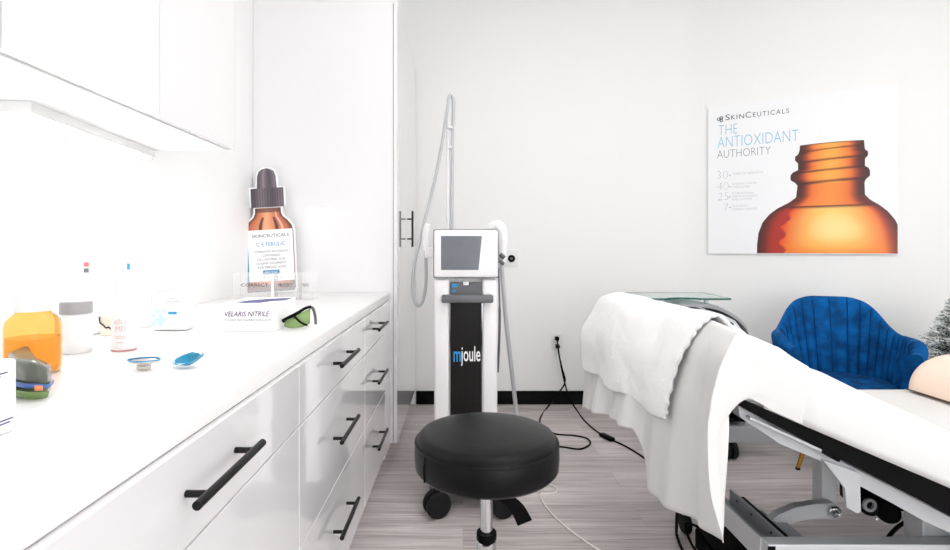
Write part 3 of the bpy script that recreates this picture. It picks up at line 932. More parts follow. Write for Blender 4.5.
lv = [U(493, 494, ys), U(507, 499, ys - 0.02), U(517, 508, ys - 0.03), U(525, 523, ys - 0.03)]
L3 = catmull(lv, 6)
rows = []
for i, q in enumerate(L3):
    tn = (L3[min(i + 1, len(L3) - 1)] - L3[max(i - 1, 0)]).normalized()
    nn = Vector((0, 1, 0)).cross(tn).normalized()
    sd = (Vector((0.75, 0, 0.3))).normalized() * (0.012 + 0.006 * i / len(L3))
    rows.append([q - sd - nn * 0.003, q + sd - nn * 0.003, q + sd + nn * 0.003, q - sd + nn * 0.003])
mb = MB(); g = mb.grid(rows, True); mb.bm.faces.new(g[0]); mb.bm.faces.new(g[-1][::-1])
mb.build('height_lever', M['black_plastic'], t, True)
MB().lathe([(0, 0.115), (0.04, 0.115), (0.045, 0.1), (0.045, 0.07), (0, 0.07)], o3, 28).build('hub', M['chrome'], t, True)
for k in range(5):
    a = math.radians(90 + 72 * k + 20)
    dx, dy = math.cos(a), math.sin(a)
    e = o3 + Vector((dx * 0.27, dy * 0.27, 0.075))
    lg = MB().bar(o3 + Vector((dx * 0.03, dy * 0.03, 0.092)), e + Vector((0, 0, 0.004)), 0.028, 0.02, 0.004).build('leg', M['chrome'], t, True)
    sd = Vector((-dy, dx, 0))
    MB().cyl(e - sd * 0.02 - Vector((0, 0, 0.047)), e + sd * 0.02 - Vector((0, 0, 0.047)), 0.028, seg=20).build('castor', M['rubber'], lg, True)

# ------------------------------------------------------------------ poster on the slanting wall
K = WS * XC + WC * YB - 0.02


def wall_uv(px, py, k=None):
    k = k or K
    r = (px - VX) / F
    y = k / (WC + WS * r)
    return (y * r, y, H - (py - VY) / F * y)


PL = Vector(wall_uv(708, 252)); PR = Vector(wall_uv(898.5, 252))
PW = math.hypot(PR.x - PL.x, PR.y - PL.y)
Z0, Z1 = 1.127, 2.198
ud = Vector((WC, -WS, 0)); nd = Vector((-WS, -WC, 0)); vd = Vector((0, 0, 1))


def pu(px, py):
    x, y, z = wall_uv(px, py)
    return ((x - PL.x) * ud.x + (y - PL.y) * ud.y, z - Z0)


def PP(u, v, d):
    return Vector((PL.x, PL.y, Z0)) + ud * u + vd * v + nd * d


t = thing('poster', PP(PW / 2, 0, -0.01), 'large square wall poster of an amber bottle neck with headline lettering', 'poster')
MB().prism([(0, 0), (PW, 0), (PW, Z1 - Z0), (0, Z1 - Z0)], PP, -0.008, 0).build('board', M['poster'], t)
st = [(142.8, 800, 864), (148, 799.5, 864.5), (152, 798, 865), (154, 795, 868), (158, 795, 868), (161, 798, 865), (168, 798, 865), (170, 793, 868.5), (173, 790.5, 870), (178, 790.5, 870), (181, 795, 866), (184, 797.5, 864.5), (196, 796, 865), (201, 789, 870), (207, 777, 880), (213, 769, 888), (221, 762.5, 895), (232, 758.5, 901), (245, 757, 904), (254, 757, 905)]
stat = []
for py, xl, xr in st:
    (ul, _), (ur, _) = pu(xl, py), pu(xr, py)
    v = pu((xl + xr) / 2 if py < 215 else 832, py)[1]
    stat.append((v, ul, ur))
stat.sort()
vt = stat[-1][0]
lt, rt = [(a, b) for a, b, c in stat], [(a, c) for a, b, c in stat]
vy = lambda py: pu(832, py)[1]
thr = [(vy(y), h) for y, h in ((159.5, 0.006), (170, 0.006), (181.5, 0.008), (149, 0.004))]
liq = vy(205)


def bottle_ink(s, v, u):
    orange = mix((214, 66, 10), (248, 132, 26), 1 - abs(s))
    if v < liq:
        f = max(0, 1 - ((s - 0.12) / 0.75) ** 2) * sstep(0.0, 0.10, v + 0.05) * 1.0
        c = mix((226, 66, 8), (255, 206, 108), f ** 0.7)
        c = mix(c, (255, 224, 150), 0.85 * max(0, 1 - ((s - 0.15) / 0.45) ** 2 - ((v - 0.17) / 0.12) ** 2))
        c = mix(c, (244, 128, 16), sstep(0.12, 0.0, v) * 0.5)
        if s < -0.62 + 0.05 * math.sin(v * 60): c = mix(c, (160, 22, 12), 0.8)
        c = mix(c, (70, 14, 12), sstep(0.74, 1.0, abs(s)) * 0.95)
        c = mix(c, (58, 10, 8), math.exp(-((v - liq) / 0.013) ** 2) * 0.95)
    else:
        f = max(0, 1 - (s / 0.8) ** 2)
        c = mix((196, 54, 10), (255, 166, 62), f)
        if v < vy(184): c = mix(c, (234, 100, 36), 0.4)
        c = mix(c, (56, 13, 9), sstep(0.52, 0.92, abs(s)) * 0.92)
        if v < vy(196): c = mix(c, (112, 24, 14), sstep(0.55, 0.95, abs(s)) * 0.6)
        for tv, h in thr:
            tv2 = tv + 0.010 * s
            c = mix(c, (54, 12, 8), math.exp(-((v - tv2) / h) ** 2) * (0.6 + 0.4 * abs(s)))
        if v > vy(147): c = mix(c, (250, 176, 86), 0.45 * (1 - abs(s)))
        c = mix(c, (44, 10, 8), math.exp(-((v - vt) / 0.006) ** 2) * 0.6)
    return c


rows = []
NV, NU = 150, 72
for i in range(NV + 1):
    v = 0.004 + (vt - 0.004) * i / NV
    ul, ur = interp(lt, v), interp(rt, v)
    um = min(ur, PW - 0.004)
    row = []
    for k in range(NU + 1):
        u = ul + (um - ul) * k / NU
        s = -1 + 2 * (u - ul) / (ur - ul)
        row.append((PP(u, v + 0.006 * (1 - s * s) * (v > vy(200)), 0.0006), bottle_ink(s, v, u)))
    rows.append(row)
colored(rows, None, 'bottle_print', t)


def ptxt(mb, s, x0, y0, x1, ht, **k):
    (u0, v0), (u1, _) = pu(x0, y0), pu(x1, y0)
    hgt = ht / F * wall_uv(x0, y0)[1]
    return text_into(mb, s, PP(u0, v0, 0.0004), ud, vd, nd, width=u1 - u0, height=hgt, **k)


mb = MB(); ptxt(mb, 'S', 725.3, 120.4, 729.8, 5.6, thin=-0.006); ptxt(mb, 'KIN', 731, 119.7, 744, 4.4, thin=-0.006, space=1.2); ptxt(mb, 'C', 745.5, 118.0, 751.2, 5.8, thin=-0.006); ptxt(mb, 'EUTICALS', 753, 117.1, 789, 4.6, space=1.25, thin=-0.006)
mb.build('brand_lettering', M['ink'], t)
mb = MB()
for cx, cy in ((718.6, 119.2), (721.4, 120.6), (721.4, 117.8)):
    u, v = pu(cx, cy)
    ring = [PP(u + 0.0085 * math.cos(q * math.pi / 8), v + 0.009 * math.sin(q * math.pi / 8), 0.001) for q in range(17)]
    mb.tube(ring, 0.0026, 6, 1)
mb.build('emblem', M['ink'], t)
mb = MB(); ptxt(mb, 'THE', 718.5, 135.2, 737.5, 9.6, thin=-0.02); ptxt(mb, 'ANTIOXIDANT', 717.8, 148, 798.5, 10.6, thin=-0.02); mb.build('headline_lettering', M['ink_sky'], t)
mb = MB(); ptxt(mb, 'AUTHORITY', 717.3, 158.4, 770.5, 7.6, thin=-0.022); mb.build('subhead_lettering', M['ink_grey'], t)
mb = MB()
for s, x0, x1, y, h in (('30', 717, 728, 179, 7.5), ('40', 717, 728.5, 190.2, 7.5), ('25', 718, 728.5, 200.5, 7.5), ('7', 724, 728, 211, 7)):
    ptxt(mb, s, x0, y, x1, h, thin=-0.035)
    ptxt(mb, '+', 729, y + -2.5, 731, 2)
for s, x0, x1, y in (('YEARS OF RESEARCH', 732, 763, 175), ('CLINICAL STUDIES', 732, 757, 185), ('CONDUCTED', 732, 750, 188.3), ('INTERNATIONAL', 732, 754, 194.5), ('DERMATOLOGICAL', 732, 758, 197.5), ('PUBLICATIONS', 732, 752, 200.5), ('US PATENTS', 732, 748, 207), ('CURRENTLY GRANTED', 732, 757, 210.3)):
    ptxt(mb, s, x0, y, x1, 1.9, thin=-0.02)
mb.build('small_print', M['ink_soft'], t)

# wall plates on the back wall
def wall_plate(px0, py0, px1, py1):
    a, b = U(px0, py1, YB), U(px1, py0, YB)
    return a, b


a, b = wall_plate(504.5, 249.5, 518, 267)
t = thing('wall_plate', ((a.x + b.x) / 2, YB, a.z), 'square white wall plate with a round black jack right of the machine', 'wall plate')
MB().box((a.x, YB - 0.008, a.z), (b.x, YB - 0.0005, b.z), 0.003).build('plate', M['white_plastic'], t, True)
c = U(511.3, 258.5, YB)
j = MB().cyl((c.x, YB - 0.022, c.z), (c.x, YB - 0.0085, c.z), 0.027, seg=28).build('jack', M['black_plastic'], t, True)
MB().cyl((c.x, YB - 0.025, c.z), (c.x, YB - 0.0222, c.z), 0.010, seg=20).build('socket_core', M['grey'], j, True)

a, b = wall_plate(551.5, 332.5, 562.5, 349)
t = thing('power_outlet', ((a.x + b.x) / 2, YB, a.z), 'white power outlet low on the back wall with black plugs in it', 'outlet')
MB().box((a.x, YB - 0.008, a.z), (b.x, YB - 0.0005, b.z), 0.003).build('plate', M['white_plastic'], t, True)
mb = MB()
for py in (337, 344.5):
    c = U(557, py, YB)
    mb.box((c.x - 0.017, YB - 0.011, c.z - 0.016), (c.x + 0.017, YB - 0.0085, c.z + 0.016), 0.006)
mb.build('receptacle', M['matt_white'], t, True)


def fl(px, py, r=0.004):
    y = (H - r) * F / (py - VY)
    return Vector(((px - VX) / F * y, y, r))


# black cables from the outlet
c = U(557, 338.5, YB - 0.03)
t = thing('power_cable', (c.x, YB - 0.05, 0), 'black power cable looping from the outlet to the floor behind the stool', 'cable', 'black cables from the outlet')
MB().box((c.x - 0.014, YB - 0.05, c.z - 0.014), (c.x + 0.014, YB - 0.0115, c.z + 0.014), 0.005).build('plug', M['black_plastic'], t, True)
MB().tube([c + Vector((0, -0.02, -0.005)), U(558.5, 352, YB - 0.10), U(562, 368, YB - 0.13), U(565, 382, YB - 0.15), U(557, 395, YB - 0.18), fl(547, 408), fl(540, 419), fl(543, 428), fl(556, 434), fl(574, 435.5), fl(587, 438.5), fl(590, 444), fl(580, 449), fl(562, 447), fl(545, 446), fl(520, 450)], 0.0055, 8, 8).build('cord', M['black_plastic'], t, True)
c2 = U(557.5, 346, YB - 0.03)
t = thing('power_cable', (c2.x, YB - 0.06, 0), 'black power cable with an inline adapter running from the outlet under the bed', 'cable', 'black cables from the outlet')
MB().box((c2.x - 0.014, YB - 0.06, c2.z - 0.012), (c2.x + 0.014, YB - 0.0115, c2.z + 0.012), 0.005).build('plug', M['black_plastic'], t, True)
MB().tube([c2 + Vector((0, -0.03, -0.01)), U(560, 360, YB - 0.065), U(564, 380, YB - 0.07), U(569, 397, YB - 0.09), fl(576, 409), fl(584, 420), fl(595, 430), fl(601, 434), fl(612, 440), fl(625, 446), fl(640, 455), fl(655, 466), fl(672, 472)], 0.0055, 8, 8).build('cord', M['black_plastic'], t, True)
a1, b1 = fl(601, 434, 0.012), fl(613, 440, 0.012)
MB().bar(a1, b1, 0.04, 0.022, 0.008).build('adapter', M['black_plastic'], t, True)
c3 = U(556, 352, YB - 0.02)
tag(MB().box((c3.x - 0.006, YB - 0.004, c3.z - 0.05), (c3.x + 0.012, YB - 0.0015, c3.z - 0.005), 0.001).build('hanging_tag', M['white_plastic']), 'small white paper tag hanging below the power outlet', 'tag')
tag(MB().tube([fl(520, 478), fl(532, 482), fl(545, 483), fl(556, 487.5), fl(556, 492), fl(548, 493.5), fl(541, 494), fl(543, 502), fl(553, 515), fl(570, 530), fl(585, 541), fl(603, 552), fl(640, 570)], 0.0035, 8, 8).build('white_cable', M['white_cable'], None, True),
    'thin white cable curling across the floor beside the stool', 'cable')

# ------------------------------------------------------------------ treatment bed
YN, YFR = 1.36, 2.24


def zt(x): return 0.896 - 0.467 * (x - 0.817) if x < 1.50 else (0.554 if x > 1.60 else 0.577 + (0.554 - 0.577) * (x - 1.5) / 0.1)
def zbm(x): return zt(x) - 0.142 + 0.025 * sstep(1.1, 0.72, x) * 0 - 0.006 * (x < 0)


XS, XE = 0.735, 2.66


def zw(x):      # lower edge of the white side
    if x < 1.274: return 0.766 - 0.428 * (x - 0.735)
    return interp([(1.274, 0.535), (1.56, 0.412), (XE, 0.412)], x)


def zk(x):      # lower edge of the black base board
    return interp([(0.735, 0.742), (0.942, 0.632), (1.274, 0.462), (1.56, 0.335), (XE, 0.335)], x)


t = thing('treatment_bed', (1.6, 1.8, 0), 'adjustable treatment bed with raised back and silver frame', 'bed')
xsn = [XS + (XE - XS) * i / 40 for i in range(41)]
fxz = lambda a, b, d: (a, d, b)
poly = [(x, zt(x) - 0.024) for x in xsn] + [(x, zw(x) - 0.001) for x in xsn[::-1]]
MB().prism(poly, fxz, YN + 0.014, YFR - 0.012).build('mattress', M['linen'], t)
poly = [(x, zw(x) - 0.002) for x in xsn] + [(x, zk(x)) for x in xsn[::-1]]
MB().prism(poly, fxz, YN, YFR - 0.004).build('base_board', M['black_plastic'], t)


def rail_poly(pts_px, y):
    return [(U(a, b, y).x, U(a, b, y).z) for a, b in pts_px]


yr = YN + 0.02
# silver frame tube under the board, near and far side
top = [(738, 404), (780, 431), (823, 452), (886, 484), (950, 517)]
bot = [(950, 533), (922, 520), (890, 502), (858, 485), (821, 461), (780, 444), (740, 417)]
pl = rail_poly(top + bot, yr)
# carry on to the seat end
pl2 = pl[:5] + [(1.56, 0.333), (2.6, 0.333), (2.6, 0.29), (1.54, 0.29)] + pl[5:]
MB().prism(pl2, fxz, yr, yr + 0.035).build('frame_rail', M['silver'], t)
MB().prism(pl2, fxz, YFR - 0.06, YFR - 0.025).build('frame_rail', M['silver'], t)
# chrome trim bar and clip
MB().bar(U(748, 417, yr - 0.012), U(822, 451, yr - 0.012), 0.02, 0.008, 0.002).build('trim_bar', M['silver'], t)
MB().bar(U(820, 449, yr - 0.014), U(838, 459, yr - 0.014), 0.022, 0.014, 0.003).build('clip', M['black_plastic'], t)
MB().bar(U(748, 411, yr + 0.02), U(774, 430, yr + 0.02), 0.012, 0.016, 0.003).build('gas_strut', M['light_silver'], t)
# hinge plate
MB().prism(rail_poly([(821, 459), (857.5, 472), (858.6, 510), (855, 512), (844.5, 506), (843, 487)], yr - 0.004), fxz, yr - 0.012, yr - 0.002).build('hinge_plate', M['silver'], t)
# lifting post, arm, motor
yp2 = 1.72
mb = MB(); pxbox(mb, 822, 450, 837, 512, yp2, yp2 + 0.05, 0.003); mb.build('lift_post', M['light_silver'], t)
arm = [(766, 525), (779, 514.5), (796, 507.5), (816, 504), (834, 503.5), (840, 507), (841.5, 512), (839, 517), (833, 519.5), (826, 518.5), (812, 519), (797, 521.5), (784, 527), (772, 537)]
MB().prism(rail_poly(arm, yp2 - 0.05), fxz, yp2 - 0.05, yp2 - 0.022).build('lift_arm', M['silver'], t)
c = U(833.5, 511, yp2 - 0.052)
mb = MB().cyl(c, c + Vector((0, -0.012, 0)), 0.019, seg=24).cyl(c + Vector((0, -0.012, 0)), c + Vector((0.004, -0.026, 0)), 0.007); mb.build('pivot_bolt', M['chrome'], t, True)
mb = MB(); pxbox(mb, 864, 492, 900, 514, 1.68, 1.8, 0.015, 3); mb.cyl(U(869, 505, 1.66), U(869, 505, 1.8), 0.032, seg=24).cyl(U(888, 512, 1.66), U(888, 512, 1.8), 0.034, seg=24)
pxbox(mb, 893, 497, 906, 512, 1.67, 1.76, 0.005)
mo = mb.build('motor', M['black_plastic'], t, True)
c = U(868.5, 504.5, 1.655)
MB().lathe([(0.012, 0), (0.021, 0), (0.021, 0.008), (0.012, 0.008), (0.012, 0)], c, 24, Matrix.Rotation(math.radians(90), 4, 'X')).build('motor_ring', M['mid_grey'], mo, True)
mb = MB()
for a_, b_ in ((875, 512), (878, 493), (877, 519)):
    mb.cyl(U(a_, b_, 1.655), U(a_, b_, 1.665), 0.004, seg=10)
mb.build('motor_screws', M['chrome'], mo, True)
MB().tube([U(884, 546, 1.75), U(890, 535, 1.75), U(902, 524, 1.74), U(918, 518.5, 1.72), U(930, 518, 1.7)], 0.0065, 8, 6).build('motor_cable', M['black_plastic'], t, True)
mb = MB(); pxbox(mb, 923, 517, 960, 548, 1.55, 1.62, 0.003); mb.build('end_post', M['light_silver'], t)
# lower lift frame
zf = 0.30
y1, y2 = 1.50, 1.545
xk = (768.5 - VX) / F * 1.5
MB().box((xk, y1, zf - 0.06), (2.25, y2, zf), 0.003).build('cross_bar', M['light_silver'], t)
MB().box((xk - 0.004, y2 - 0.01, zf - 0.075), (xk + 0.004, 2.13, zf), 0.002).build('side_rail', M['light_silver'], t)
MB().box((xk + 0.005, y2 + 0.001, zf - 0.075), (xk + 0.075, 2.0, zf - 0.05)).build('rail_channel', M['mid_grey'], t)
MB().box((xk + 0.068, y2 + 0.001, zf - 0.05), (xk + 0.075, 1.85, zf)).build('side_rail', M['silver'], t)
MB().box((xk + 0.077, y2 + 0.001, zf - 0.07), (xk + 0.092, 1.8, zf - 0.004)).build('cable_channel', M['black_plastic'], t)
MB().box((xk + 0.094, y2 + 0.001, zf - 0.06), (xk + 0.12, 1.74, zf - 0.02)).build('side_rail', M['mid_grey'], t)
mb = MB()
for q in (1.6, 1.71, 1.8): mb.cyl((xk + 0.066, q, zf - 0.02), (xk + 0.068, q, zf - 0.02), 0.004, seg=10)
mb.build('screws', M['black_metal'], t)
MB().box((xk - 0.002, y1 - 0.0012, zf - 0.055), (xk + 0.02, y1 - 0.0002, zf - 0.004)).build('end_cap', M['black_plastic'], t)
MB().box((xk + 0.121, 1.55, zf - 0.055), (xk + 0.16, 1.72, zf - 0.025)).build('lower_link', M['mid_grey'], t)
for x, y in ((xk + 0.06, 1.53), (2.2, 1.53), (xk + 0.02, 2.11), (2.2, 2.11)):
    lg = MB().box((x - 0.02, y - 0.02, 0.08), (x + 0.02, y + 0.02, zf - 0.0605), 0.003).build('leg', M['mid_grey'], t)
    MB().cyl((x - 0.015, y, 0.042), (x + 0.015, y, 0.042), 0.042, seg=24).build('castor', M['rubber'], lg, True)
MB().box((2.23, 1.545, zf - 0.06), (2.25, 2.13, zf), 0.003).build('side_rail', M['light_silver'], t)
for x in (2.2,):
    mb = MB().box((x - 0.025, 1.7, zf - 0.05), (x + 0.025, 1.75, 0.34), 0.003); mb.build('lift_post', M['light_silver'], t)

# foot pedal below the bed head
q = fl(706, 541, 0.0)
t = thing('foot_pedal', (0.86, 1.98, 0), 'black foot pedal on the floor below the hanging sheet', 'foot pedal')
fxy = lambda a, b, d: (a, b, d)
pp = [U(694, 520, 2.0), U(735, 545, 1.95), U(740, 562, 1.9), U(703, 562, 1.9)]
mb = MB()
z_ = [max(0.0, v.z) for v in pp]
mb.add([(pp[0].x, 2.0, 0.09), (pp[0].x + 0.17, 2.0, 0.09), (pp[0].x + 0.17, 1.84, 0.05), (pp[0].x + 0.02, 1.84, 0.05), (pp[0].x, 2.0, 0), (pp[0].x + 0.17, 2.0, 0), (pp[0].x + 0.17, 1.84, 0), (pp[0].x + 0.02, 1.84, 0)],
       [(0, 3, 2, 1), (4, 5, 6, 7), (0, 1, 5, 4), (1, 2, 6, 5), (2, 3, 7, 6), (3, 0, 4, 7)])
bmesh.ops.bevel(mb.bm, geom=list(mb.bm.edges), offset=0.008, segments=2, affect='EDGES')
mb.build('housing', M['black_plastic'], t, True)
MB().tube([Vector((pp[0].x + 0.05, 2.015, 0.06)), Vector((pp[0].x + 0.0, 2.015, 0.085)), Vector((pp[0].x - 0.02, 2.03, 0.075)), Vector((pp[0].x - 0.018, 1.99, 0.03)), Vector((pp[0].x - 0.002, 1.92, 0.004)), Vector((pp[0].x + 0.02, 1.8, 0.004))], 0.005, 8, 6).build('cord', M['black_plastic'], t, True)
tag(MB().tube([U(678, 505, 1.95) * 1.0, U(677, 514, 2.0), U(676.5, 528, 2.05), fl(677, 536), fl(682, 549), fl(688, 560), fl(692, 580)], 0.0058, 8, 6).build('black_cable', M['black_plastic'], None, True),
    'short black cable hanging from below the sheet to the floor beside the pedal', 'cable')

# ---- sheet
nz = lambda x, y, z, s=6.0: noise.noise(Vector((x * s, y * s, z * s)))
hemz = [(2.30, 0.450), (1.97, 0.525), (1.765, 0.545), (1.71, 0.40), (1.66, 0.372), (1.5, 0.385), (1.33, 0.41)]
hemx = [(2.30, 0.53), (1.97, 0.545), (1.78, 0.568), (1.70, 0.602), (1.52, 0.632), (1.33, 0.668)]
midx = [(2.30, 0.553), (1.76, 0.607), (1.5, 0.648), (1.33, 0.69)]
cols = []
NY = 84
for i in range(NY + 1):
    y = 2.29 + (1.335 - 2.29) * i / NY
    hx, hz, mx = interp(hemx, y), interp(hemz, y), interp(midx, y)
    far = sstep(1.5, 2.2, y)
    wt, yt_ = sstep(1.38, 1.55, y), max(y, 1.365)
    cols.append([Vector((0.82, yt_, zt(0.82) - 0.006 + 0.010 * wt)), Vector((0.755, yt_, zt(0.755) + 0.006 + 0.008 * wt)), Vector((0.725 - 0.03 * far, max(y, 1.35), 0.946 + 0.006 * wt)),
                 Vector((0.700 - 0.075 * far, y, 0.925 + 0.005 * far)), Vector((0.672 - 0.082 * far, y, 0.86)), Vector((mx, y, 0.70)), Vector(((mx + hx) / 2, y, 0.5 * 0.70 + 0.5 * hz)), Vector((hx, y, hz))])
yq = 1.322
def T(x, y, dz=0.009): return Vector((x, y, zt(x) + dz))


cols += [
    [T(0.80, 1.40), T(0.765, 1.365), U(741, 336, 1.34), U(728, 352, 1.33), U(715, 385, yq), U(708, 430, 1.315), U(710, 490, 1.31), U(722, 540, 1.31)],
    [T(0.82, 1.40), T(0.785, 1.362), U(748, 345, 1.338), U(737, 360, 1.334), U(725, 390, yq), U(716, 433, 1.315), U(715, 475, 1.312), U(721, 516, 1.312)],
    [T(0.83, 1.40), T(0.80, 1.360), U(756, 351, 1.338), U(747, 364, 1.337), U(736, 385, 1.33), U(725, 411, yq), U(718.5, 438, 1.316), U(718.5, 470, 1.314)],
    [T(0.845, 1.40), T(0.815, 1.358), U(764, 355, 1.339), U(758, 367, 1.339), U(749, 383, 1.336), U(738, 400, 1.33), U(727, 418, 1.325), U(719, 440, 1.32)],
    [T(0.86, 1.40), T(0.835, 1.357), U(776, 361, 1.34), U(773, 371, 1.34), U(767, 383, 1.34), U(759, 393, 1.34), U(751, 398, 1.34), U(742, 399.5, 1.338)],
    [T(0.88, 1.40), T(0.875, 1.362, 0.0), U(794, 368, 1.343), U(792, 380, 1.342), U(789, 391, 1.342), U(785, 401, 1.342), U(782, 408, 1.343), U(778, 413.5, 1.345)],
    [T(0.91, 1.40, 0.002), T(0.91, 1.362, -0.002), T(0.91, 1.351, -0.012), T(0.91, 1.344, -0.035), T(0.91, 1.342, -0.07), T(0.91, 1.342, -0.10), T(0.91, 1.343, -0.13), Vector((0.91, 1.348, zw(0.91) - 0.001))],
]
fine = [catmull(c, 8) for c in cols[:NY + 1]] + [catmull(c, 8) for c in cols[NY + 1:]]
tail = []
A = fine[NY:]
for k in range(len(fine[0])):
    tail.append(catmull([a[k] for a in A], 6))
grid = fine[:NY] + [[tail[k][j] for k in range(len(tail))] for j in range(len(tail[0]))]
n = len(grid[0])
for i, c in enumerate(grid):
    for k, v in enumerate(c):
        w = sstep(0.3, 1.0, k / (n - 1))
        if i <= NY:
            v.x += w * (0.014 * math.sin(v.y * 26 + 0.8) + 0.010 * math.sin(v.y * 47 + v.z * 3)) * sstep(1.34, 1.5, v.y)
        v.y += w * 0.006 * math.sin(v.z * 12 + v.y * 9)
        if k > n * 0.2: v.x += 0.004 * nz(v.x, v.y, v.z, 9)
mbs = MB(); mbs.grid(grid)
# cover over the mattress
rows = []
for i in range(97):
    x = 0.79 + (XE + 0.01 - 0.79) * i / 96
    a, b = zt(x), zw(x)
    pr = [(1.349, b - 0.001), (1.344, b + 0.02), (1.342, (a + b) / 2), (1.345, a - 0.03), (1.351, a - 0.012), (1.362, a - 0.003), (1.38, a)]
    pr += [(1.38 + (2.22 - 1.38) * k / 30, a + 0.0) for k in range(1, 31)]
    pr += [(2.235, a - 0.003), (2.246, a - 0.012), (2.25, a - 0.03), (2.251, (a + b) / 2), (2.249, b)]
    row = []
    for y, z in pr:
        if y < 1.36 and x < 0.90: y += 0.006
        if z > a - 0.04: z -= 0.010 * sstep(0.97, 0.89, x)
        d = 0.004 * nz(x, y, z, 5) + 0.003 * math.sin(x * 30 + 14 * y + 4 * nz(x, y, 0, 3))* nz(x, y, z, 2.3)
        if y < 1.345 or y > 2.246: row.append(Vector((x, y - (0.003 + d) * (1 if y < 2 else -1), z)))
        else: row.append(Vector((x, y, z + (d if 1.37 < y < 2.23 else 0))))
    rows.append(row)
mbs.grid(rows)
sh = mbs.build('bed_sheet', M['linen'], None, True, 80)
sh.modifiers.new('s', 'SOLIDIFY').thickness = 0.002
tag(sh, 'white bed sheet covering the treatment bed and hanging over its raised end', 'sheet')

# ---- towel
rows = []
NT, NW = 70, 44
for i in range(NT + 1):
    y = 2.275 + (1.525 - 2.275) * i / NT
    far = sstep(1.5, 2.2, y)
    mx = interp(midx, y)
    hz = 0.642 + 0.008 * math.sin(y * 22)
    ctl = [Vector((0.80, y, zt(0.80) + 0.015)), Vector((0.77, y, zt(0.77) + 0.019)), Vector((0.738 - 0.033 * far, y, 0.967 - 0.002 * far)), Vector((0.702 - 0.08 * far, y, 0.940 + 0.008 * far)), Vector((0.668 - 0.088 * far, y, 0.888 + 0.012 * far)),
           Vector((mx - 0.012 - 0.01 * far, y, 0.80)), Vector((mx - 0.026, y, 0.70)), Vector((mx - 0.027, y, hz))]
    c = catmull(ctl, 7)
    for k, v in enumerate(c):
        f = k / (len(c) - 1)
        v.y += -0.06 * sstep(0.2, 0.0, (y - 1.525) / 0.75) * (1 - f) + 0.03 * f * (i / NT) ** 2 + 0.005 * math.sin(k * 1.9) * sstep(0.9, 1, i / NT)
        bump = 0.010 * nz(v.x, v.y, v.z, 7) + 0.004 * nz(v.x, v.y, v.z, 22)
        v.x -= bump * sstep(0.2, 0.5, f); v.z += bump * (1 - sstep(0.2, 0.5, f)) * 0.6
        v.x -= 0.008 * math.sin(v.y * 17) * f
    rows.append(c)
mb = MB(); mb.grid(rows)
tw = mb.build('towel', M['terry'], None, True, 80)
sm = tw.modifiers.new('s', 'SOLIDIFY'); sm.thickness = 0.009; sm.offset = 0.0
tag(tw, 'thick white terry towel draped over the raised head of the bed', 'towel')

# ---- bolster
cx, rx, hz = 2.07, 0.186, 0.153
prof = [(cx + rx * math.cos(math.pi - math.pi * k / 24) * (1.0), 0.0 + hz * math.sin(math.pi * k / 24) ** 0.9) for k in range(25)]
zb0 = 0.563
mb = MB()
rows = []
for y, s in ((1.5, 0.93), (1.51, 0.985), (1.53, 1.0), (2.16, 1.0), (2.185, 0.985), (2.195, 0.93)):
    rows.append([Vector((cx + (a - cx) * s, y, zb0 + b * s)) for a, b in prof] + [Vector((cx, y, zb0))])
g = mb.grid(rows, True); mb.bm.faces.new(g[0]); mb.bm.faces.new(g[-1][::-1])
t = thing('bolster', (cx, 1.85, zb0), 'cream half-round knee bolster lying across the bed', 'bolster')
mb.build('cushion', M['peach'], t, True, 50)
MB().tube([(cx - rx - 0.001, 1.51, zb0 + 0.003), (cx - rx - 0.001, 2.19, zb0 + 0.003)], 0.003, 8, 1).build('seam', M['bark'], t, True)

# ------------------------------------------------------------------ trolley behind the bed
yt = 2.84
t = thing('equipment_trolley', (1.3, 3.0, 0), 'grey equipment trolley with green-edged glass shelf standing behind the bed', 'trolley')
zs0 = 0.888
fl4 = U(644.5, 298, yt); fr4 = U(731, 299.5, yt)
xl, xr = fl4.x, fr4.x
front = [(xl, yt), (xl + 0.12, yt)]
for k in range(11):
    f = k / 10
    front.append((xl + 0.125 + (xr - xl - 0.29) * f, yt + 0.055 * math.sin(math.pi * f) ** 0.7))
front += [(xr - 0.15, yt), (xr, yt)]
outline = front + [(xr + 0.02, yt + 0.38), (xl - 0.03, yt + 0.38)]
sh = MB().prism(outline, fxy, zs0 - 0.006, zs0).build('glass_shelf', M['glass'], t)
mb = MB()
for a, b in list(zip(outline, outline[1:])) + [(outline[-1], outline[0])]:
    mb.bar((a[0], a[1], zs0 - 0.004), (b[0], b[1], zs0 - 0.004), 0.004, 0.0095)
mb.build('shelf_edge', M['glass_edge'], sh)
for px in (662, 706):
    c = U(px, 300, yt + 0.06)
    MB().cyl((c.x, yt + 0.06, 0.84), (c.x, yt + 0.06, zs0 - 0.009), 0.012).build('shelf_support', M['light_silver'], t, True)
# hooded console
xc0, xc1 = U(672, 0, yt).x, U(760, 0, yt).x
pts = catmull([U(660, 320, yt), U(672, 311, yt), U(685, 305, yt), U(697, 303.8, yt), U(715, 306, yt), U(733, 314, yt), U(746, 326, yt), U(752, 345, yt)], 6)
rows = []
for q in pts:
    rows.append([q + Vector((0, 0.0, -0.018)), q + Vector((0, 0.0, 0.0)), q + Vector((0, 0.03, 0.006)), q + Vector((0, 0.3, 0.004)), q + Vector((0, 0.3, -0.018))])
mb = MB(); g = mb.grid(rows, True); mb.bm.faces.new(g[0]); mb.bm.faces.new(g[-1][::-1]); mb.build('hood', M['mid_grey'], t, True, 50)
cs = [(660, 325), (672, 313.5), (690, 309), (705, 309.5), (722, 314), (737, 321), (745, 332), (748, 420), (660, 420)]
MB().prism([(U(a, b, yt).x, U(a, b, yt).z) for a, b in cs], fxz, yt + 0.02, yt + 0.29).build('console', M['pale_label'], t)
